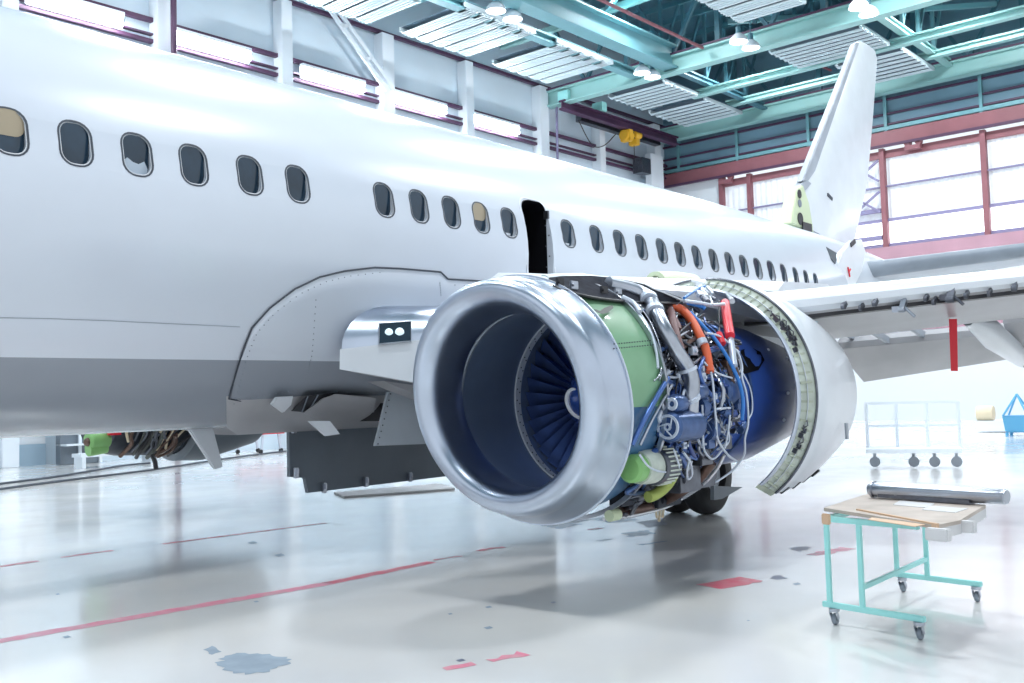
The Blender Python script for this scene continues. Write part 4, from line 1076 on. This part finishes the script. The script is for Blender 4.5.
# random small plumbing on the core
rnd = random.Random(11)
pal = ['steel', 'steel_dark', 'steel_dark', 'pipe_white', 'core_dark', 'steel_dark', 'copper', 'steel_blue', 'core_blue_pale', 'steel', 'hard_black']
def inside(x, y):
    xl = 656 if y < 455 else 612+(520-y)*.5; xr = 742 if y < 430 else 742-(y-430)*1.25
    yt = 300+max(0, (x-690))*.75
    return xl < x < xr and yt < y < 514
n = 0
while n < 88:
    x, y = rnd.uniform(612, 745), rnd.uniform(300, 514)
    if not inside(x, y): continue
    P = [(x, y)]; ang = rnd.choice([1.35, 1.6, 1.75, .5, 2.6, 1.2])+rnd.uniform(-.3, .3)
    for k in range(rnd.randint(2, 5)):
        L = rnd.uniform(7, 22); nx, ny = P[-1][0]+L*math.cos(ang), P[-1][1]+L*math.sin(ang)
        if not inside(nx, ny): ang += PI*.6; nx, ny = P[-1][0]+L*math.cos(ang)*.5, P[-1][1]+L*math.sin(ang)*.5
        if not inside(nx, ny): break
        P.append((nx, ny)); ang += rnd.uniform(-.9, .9)
    if len(P) < 2: continue
    blue = 370 < y < 455  # middle band gets the flare-tinted materials
    mname = rnd.choice(pal if not blue else ['steel_blue', 'core_blue_pale', 'steel', 'pipe_white', 'core_blue_pale', 'steel_dark'])
    pipe('fuel_line', P, rnd.choice([.007, .009, .011, .014, .02]), mname, [rnd.uniform(.84, .92), rnd.uniform(.86, .97), rnd.uniform(.84, .92)], 3, 7)
    n += 1
hb = {}
n = 0
while n < 260:
    x, y = rnd.uniform(612, 745), rnd.uniform(298, 514)
    if not inside(x, y): continue
    P = [(x, y)]; ang = rnd.choice([1.3, 1.6, 1.8, .3, 2.8])+rnd.uniform(-.4, .4)
    for k in range(3):
        nx, ny = P[-1][0]+rnd.uniform(4, 13)*math.cos(ang), P[-1][1]+rnd.uniform(4, 13)*math.sin(ang)
        if inside(nx, ny): P.append((nx, ny))
        ang += rnd.uniform(-1, 1)
    if len(P) < 2: continue
    blue = 365 < y < 455  # wires in this band carry the flare's blue in their colour
    k_ = rnd.choice(['steel_dark', 'hard_black', 'core_dark', 'steel', 'copper', 'steel_dark'] if not blue else ['steel_blue', 'core_blue', 'steel_dark', 'core_blue_pale', 'steel'])
    r0 = rnd.uniform(.80, .90)
    hb.setdefault(k_, MB()).tube([pe(a_, b_, r0+rnd.uniform(0, .04)) for a_, b_ in P], rnd.choice([.006, .009, .014, .022]), 6, 2)
    n += 1
for k_, m__ in hb.items(): m__.build('wire_harness', k_, eng, 60, kind='stuff')
n = 0
while n < 90:
    x, y = rnd.uniform(612, 745), rnd.uniform(300, 514)
    if not inside(x, y): continue
    q = pe(x, y, rnd.uniform(.84, .92)); s_ = rnd.uniform(.02, .05); blue = 370 < y < 455
    mb = MB()
    if rnd.random() < .5: mb.cyl(q, q+np.array([rnd.uniform(.03, .12), rnd.uniform(-.02, .02), rnd.uniform(-.06, .06)]), s_*.7, seg=12).cyl(q-np.array([.01, 0, 0]), q+np.array([.015, 0, 0]), s_, seg=6)
    else: mb.box(q, (s_*2, s_, s_*rnd.uniform(1, 2.4))).cyl(q, q+np.array([0, -.04, 0]), s_*.4, seg=8)
    mb.build('fitting', rnd.choice(['steel_dark', 'steel', 'core_dark', 'copper', 'pipe_white'] if not blue else ['core_blue_pale', 'steel_blue', 'steel', 'pipe_white']), eng)
    n += 1
# cabling at the top of the reverser frame
for k in range(12):
    x = 690+rnd.uniform(0, 36); y = 285+rnd.uniform(0, 14)
    pipe('hinge_fitting', [(x, y), (x+rnd.uniform(-5, 7), y+rnd.uniform(3, 9))], rnd.uniform(.012, .03), rnd.choice(['steel', 'pipe_white', 'steel_dark']), 1.04, 1)
pipe('hinge_rod', [(684, 301), (700, 303), (712, 305), (724, 304)], .016, 'pipe_white', 1.03)
pipe('hinge_rod', [(684, 298), (696, 290), (705, 286)], .012, 'cable_blue', 1.05)
# anti-ice duct end ahead of the wing root
q = at(655, 284, 1, 6.6)
wd = MB().lathe([(0, .10), (0, .16), (.5, .2), (.9, .2)], q, 24, d=(1, 0, 0), e=(0, -1, 0), g=(0, 0, 1)).build('wing_leading_edge_end', 'chartreuse', plane)
MB().loft([[(X, Y, z-.22), (X-.1, Y, z), (X+.1, Y, z+.13), (X+1.5, Y, z+.2), (X+2.5, Y, z-.2)] for X, Y, z in ((8.1, 7.9, 2.9), (9.0, 7.2, 2.88), (10.6, 6.3, 2.85), (11.8, 5.3, 2.8))]).build('inboard_leading_edge', 'white_paint', plane, 40)

# ---- starboard engine seen under the belly (no inlet fitted)
EO2 = (0, 13.8, 1.55)
e2 = MB().lathe([(7.3, .30), (7.35, .60), (7.6, .66), (8.45, .70), (8.5, .6)], EO2, 48, e=NE).build('engine', 'core_dark', plane)
MB().lathe([(8.5, .70), (8.55, .80), (9.0, .82), (9.9, .62), (9.9, .55), (9.0, .7)], EO2, 48, closed=True, e=NE).build('reverser_cowl', 'door_grey', e2)
rnd2 = random.Random(5)
for k in range(40):
    x0 = rnd2.uniform(7.45, 8.4); a = math.radians(rnd2.uniform(-75, 5)); P = []
    for j in range(4):
        P.append((x0, 13.8-.74*math.cos(a), 1.55+.74*math.sin(a))); a += math.radians(rnd2.uniform(8, 22)); x0 += rnd2.uniform(-.08, .12)
    MB().tube(P, rnd2.choice([.015, .02, .03]), 6, 3).build('fuel_line', rnd2.choice(['steel_dark', 'hard_black', 'primer_dark', 'copper', 'steel_dark', 'cream']), e2)
q = at(80, 441, 1, 13.1)
MB().lathe([(0, 0), (0, .10), (.03, .13), (.26, .13), (.3, .1)], q+np.array([.1, 0, 0]), 24, e=NE).build('generator_cap', 'green_light', e2)
MB().ball(q+np.array([.1, -.02, -.02]), .06).build('pump_face', 'copper', e2)
MB().box(q+np.array([.42, -.1, .12]), (.18, .1, .12)).build('red_cap', 'red', e2)
q = at(88, 450, 1, 13.1); MB().cyl(q, q+np.array([.25, 0, .03]), .09).build('green_housing', 'green_light', e2)
MB().tube([at(152, 455, 1, 13.3), at(155, 462, 1, 13.3), at(156, 469, 1, 13.3)], .035, 8, 3).build('drain_mast', 'hard_black', e2)

# ================================================================== THINGS ON THE FLOOR
# cart
A = at(835, 625, 2, 0); B = at(920, 640, 2, 0); Cc = at(903, 592, 2, 0); Dd = at(977, 602, 2, 0)
cart = thing('work_cart', 'wheeled work cart with turquoise tube frame and wooden top, right foreground', 'cart', (7.1, 2.35, 0))
zr = .13
def foot(p, q, name):
    p = np.array([p[0], p[1], zr]); q = np.array([q[0], q[1], zr]); d = (q-p)/np.linalg.norm(q-p)
    MB().bar(p-d*.08, q+d*.04, .036, .036).build(name, 'turq', cart, bevel=.004)
foot(A, B, 'foot_rail'); foot(Cc, Dd, 'foot_rail')
ZT = .735
dAB = (B-A)/np.linalg.norm(B-A); dCD = (Dd-Cc)/np.linalg.norm(Dd-Cc)
legs = []
for base, d, s_ in ((A, dAB, -.03), (A, dAB, .21), (Cc, dCD, -.04), (Cc, dCD, .20)):
    p = base+d*s_; legs.append(p); MB().bar((p[0], p[1], zr), (p[0], p[1], ZT-.02), .032, .032).build('leg', 'turq', cart, bevel=.004)
MB().bar((legs[1][0], legs[1][1], .27), (legs[3][0], legs[3][1], .27), .028, .028).build('brace', 'turq', cart)
MB().bar((legs[0][0], legs[0][1], ZT-.04), (legs[2][0], legs[2][1], ZT-.04), .035, .035).build('top_rail', 'turq', cart)
MB().bar((legs[0][0], legs[0][1], ZT-.04), (A+dAB*.62)[[0, 1]].tolist()+[ZT-.04], .035, .035).build('top_rail', 'turq', cart)
for p in (A, B, Cc, Dd):
    cs = MB().cyl((p[0], p[1], .112), (p[0], p[1], .09), .035, seg=12).bar((p[0]-.02, p[1]+.022, .09), (p[0]+.015, p[1]+.022, .035), .006, .03).bar((p[0]-.02, p[1]-.022, .09), (p[0]+.015, p[1]-.022, .035), .006, .03).build('caster', 'steel', cart)
    MB().lathe([(-.015, .0), (-.015, .032), (-.008, .038), (.008, .038), (.015, .032), (.015, 0)], (p[0]+.012, p[1], .038), 20, d=(0, 1, 0), e=(1, 0, 0), g=(0, 0, 1)).build('caster_wheel', 'mid_grey', cs)
top = [at(x, y, 2, ZT) for x, y in ((824, 511), (866, 497), (986, 508), (960, 524), (936, 529))]
MB().prism([p+np.array([0, 0, .0]) for p in top], (0, 0, .022)).build('tabletop', 'ply', cart)
MB().prism([at(936, 529, 2, ZT), at(960, 524, 2, ZT), at(986, 508, 2, ZT), at(980, 508, 2, ZT), at(954, 523, 2, ZT), at(932, 527, 2, ZT)], (0, 0, -.06)).build('side_apron', 'plank', cart)
for pts in (((900, 501), (935, 504), (925, 508), (893, 505)), ((930, 506), (968, 509), (955, 513), (922, 510)), ((872, 518), (925, 525), (915, 527), (868, 520))):
    MB().prism([at(x, y, 2, ZT+.022) for x, y in pts], (0, 0, .004)).build('scuffed_sheet', 'plank' if pts[0][0] > 880 else 'ply_edge', cart)
# raised lip and clamps on the board
MB().bar(at(856, 513.5, 2, ZT)+np.array([0, -.01, .015]), at(936, 529, 2, ZT)+np.array([0, -.01, .015]), .02, .035).build('edge_strip', 'ply_edge', cart)
for (x, y), w_ in (((826, 516), .04), ((938, 531), .09), ((964, 523), .09)):
    q = at(x, y, 2, ZT); MB().box(q+np.array([0, 0, -.02]), (w_*1.5, w_*.6, .07), (dAB, np.cross(dAB, (0, 0, 1)), (0, 0, 1))).build('corner_block', 'plank' if w_ > .05 else 'ply_edge', cart, bevel=.006)
# metal duct lying on the cart
zt2 = ZT+.085
a = at(870, 489, 2, zt2); b = at(1007, 497, 2, zt2); d = (b-a)/np.linalg.norm(b-a)
t = thing('metal_duct', 'long shiny silver duct section lying across the turquoise cart', 'duct', ((a+b)/2-np.array([0, 0, .05])))
MB().tube([a, a+d*.1, (a+b)/2, b-d*.05, b], [.045, .058, .056, .05, .042], 20, 3).build('duct_tube', 'steel', t)
for s_ in (.02, .22, .5, .78, .97):
    q = a+(b-a)*s_; MB().tube([q, q+d*.02], .062-.012*s_, 20).build('duct_clamp', 'steel', t)
MB().bar(a+d*.12+np.array([0, .03, -.035]), b-d*.2+np.array([0, .03, -.045]), .09, .03).build('saddle', 'steel_dark', t)
MB().tube([a+d*.3+np.array([0, .03, .03]), b-d*.1+np.array([0, .03, .03])], .012, 8).build('side_tube', 'pipe_white', t)

# plank on the floor beneath the bay door
p = [at(x, y, 2, 0) for x, y in ((334, 494), (344, 498), (455, 490), (440, 485))]
tag(MB().prism([q+np.array([0, 0, .002]) for q in p], (0, 0, .03)).build('floor_plank', 'plank', bevel=.004), 'pale flat plank lying on the floor below the hanging grey bay door', 'plank')
# cable on floor is part of joints; grey cabinet and rack at far left
t = thing('storage_rack', 'dark blue-grey rack standing by the left wall under the fuselage', 'rack', hv(13.6, 29.2, 0))
MB().hbox(13.1, 14.3, 29.0, 29.3, 0.01, 2.2).build('rear_panel', 'door_grey', t)
MB().hbox(13.6, 13.68, 28.9, 28.98, 0.01, 2.2).hbox(14.22, 14.3, 28.9, 28.98, 0.01, 2.2).build('upright', 'col_white', t)
MB().hbox(13.1, 14.3, 28.6, 29.3, .55, .6).build('shelf', 'col_white', t)
# light bench and red-white towing gear far under the belly
t = thing('low_bench', 'low pale bench on the floor beneath the far engine', 'bench', at(115, 466, 2, 0))
q = at(115, 466, 2, 0)
MB().box(q+np.array([0, 0, .35]), (2.2, .5, .1)).build('bench_top', 'col_white', t)
for dx in (-1, 1):
    MB().box(q+np.array([dx, 0, .15]), (.1, .45, .3)).build('leg', 'col_white', t)
for px, lab in ((248, 'small red and white wheeled jack under the belly, left one'), (271, 'small red and white wheeled jack under the belly, right one')):
    q = at(px, 453, 2, 0); q[2] = 0; zq = np.array([0, 0, .62]); t = thing('axle_jack', lab, 'jack', q)
    MB().box(q+np.array([0, 0, .70]), (.9, .4, .16)).build('body', 'red', t, bevel=.03)
    MB().cyl(q+np.array([0, 0, .72]), q+np.array([0, 0, 1.0]), .12).build('ram', 'pipe_white', t)
    for dx in (-.4, .4): MB().cyl(q+np.array([dx, -.03, .07]), q+np.array([dx, .03, .07]), .07, seg=16).build('wheel', 'rubber', t)
    for dx in (-1, 1): MB().bar(q+np.array([.38*dx, 0, .12]), q+np.array([.3*dx, 0, .68]), .06, .06).build('leg', 'pipe_white', t)
# right background: white trolley, blue bin, roll of sheet
q0 = at(868, 468, 2, 0); q1 = at(962, 468, 2, 0)
t = thing('platform_trolley', 'long white platform trolley on castors behind the engine exhaust', 'trolley', (q0+q1)/2)
zz = np.array([0, 0, 1.]); dd = (q1-q0)/np.linalg.norm(q1-q0); nn = np.cross(zz, dd)
MB().bar(q0+zz*.35, q1+zz*.35, .9, .08).build('deck', 'col_white', t)
for s_ in (0, .33, .66, 1):
    p = q0+(q1-q0)*s_+nn*.4; MB().bar(p+zz*.35, p+zz*1.25, .05, .05).build('post', 'col_white', t)
MB().bar(q0+nn*.4+zz*1.25, q1+nn*.4+zz*1.25, .05, .05).bar(q0+nn*.4+zz*.8, q1+nn*.4+zz*.8, .05, .05).build('rail', 'col_white', t)
for s_ in (.08, .5, .72, .95):
    p = q0+(q1-q0)*s_; MB().cyl(p+nn*.03+zz*.12, p-nn*.03+zz*.12, .10, seg=16).bar(p+zz*.12, p+zz*.33, .05, .05).build('caster', 'grey_paint', t)
q = at(1019, 436, 2, 0)
t = thing('blue_bin', 'blue lifting bin with rope sling at the right edge of the hangar', 'bin', q)
MB().loft([[q+np.array([w*cx, w*cy, z]) for cx, cy in ((-1, -1), (1, -1), (1, 1), (-1, 1))] for w, z in ((.30, .12), (.36, .62))]).build('bin_body', 'blue_eq', t, bevel=.03)
sl = MB()
for cx, cy in ((-1, -1), (1, -1), (1, 1), (-1, 1)): sl.tube([q+np.array([.34*cx, .34*cy, .6]), q+np.array([0, 0, 1.25])], .03, 6)
sl.build('sling', 'blue_eq', t)
ff = MB()
for cx, cy in ((-1, -1), (1, -1), (1, 1), (-1, 1)): ff.box(q+np.array([.26*cx, .26*cy, .06]), (.08, .08, .12))
ff.build('feet', 'blue_eq', t)
q = at(985, 432, 2, 0)
t = thing('fuel_drum_stand', 'cream roll on a low white stand left of the blue bin', 'stand', q)  # a roll on a stand, no fuel drum
MB().cyl(q+np.array([0, .2, .62]), q+np.array([0, -.3, .62]), .24).build('roll', 'cream', t)
MB().box(q+np.array([.6, -.4, .2]), (1.8, 1.2, .35)).build('base', 'col_white', t)
q = at(1015, 418, 2, 0)
t = thing('equipment_shelf', 'pink and white equipment shelf behind the blue bin', 'shelf', q)
MB().box(q+np.array([0, 0, 1.8]), (.6, 4.5, .7)).build('crate', 'pink_beam', t)
MB().box(q+np.array([0, 0, 1.3]), (.8, 5, .15)).build('shelf_board', 'col_white', t)
for dy in (-2.3, 2.3): MB().box(q+np.array([0, dy, .65]), (.7, .1, 1.3)).build('leg', 'col_white', t)

# ================================================================== LIGHT
w = bpy.data.worlds.new('world'); scene.world = w; w.use_nodes = True
nt = w.node_tree; bg = nt.nodes['Background']
tc = nt.nodes.new('ShaderNodeTexCoord'); sx = nt.nodes.new('ShaderNodeSeparateXYZ'); nt.links.new(tc.outputs['Generated'], sx.inputs[0])
rp = nt.nodes.new('ShaderNodeValToRGB')
rp.color_ramp.elements[0].position = .46; rp.color_ramp.elements[0].color = (.55, .56, .58, 1)
rp.color_ramp.elements[1].position = .54; rp.color_ramp.elements[1].color = (.86, .93, 1.0, 1)
mr = nt.nodes.new('ShaderNodeMapRange'); mr.inputs[1].default_value = -1; mr.inputs[2].default_value = 1
nt.links.new(sx.outputs['Z'], mr.inputs[0]); nt.links.new(mr.outputs[0], rp.inputs['Fac']); nt.links.new(rp.outputs['Color'], bg.inputs['Color'])
bg.inputs['Strength'].default_value = .95
def area(loc, size, power, colr=(1, 1, 1), rot=(0, 0, 0), sy=None):
    l = bpy.data.lights.new('hangar_light', 'AREA'); l.energy = power; l.size = size; l.color = colr
    if sy: l.shape = 'RECTANGLE'; l.size_y = sy
    o = bpy.data.objects.new('hangar_light', l); col.objects.link(o); o.location = [float(c) for c in loc]; o.rotation_euler = rot; return o
for u in (3, 13, 23, 32):  # added fill lights under the roof, in no fixture, to brighten the hall
    for v in (2, 12, 22): area(hv(u, v, 17.3), 1.6, 800, (.93, .97, 1))
area(hv(41, 12, 17.0), 1.6, 800, (.93, .97, 1)); area(hv(41, 21, 17.0), 1.6, 800, (.93, .97, 1))

vs = scene.view_settings
vs.view_transform = 'Standard'; vs.look = 'None'; vs.gamma = 1; vs.use_curve_mapping = False; vs.exposure = .22
for o in bpy.data.objects:
    if '_w' in o: del o['_w']
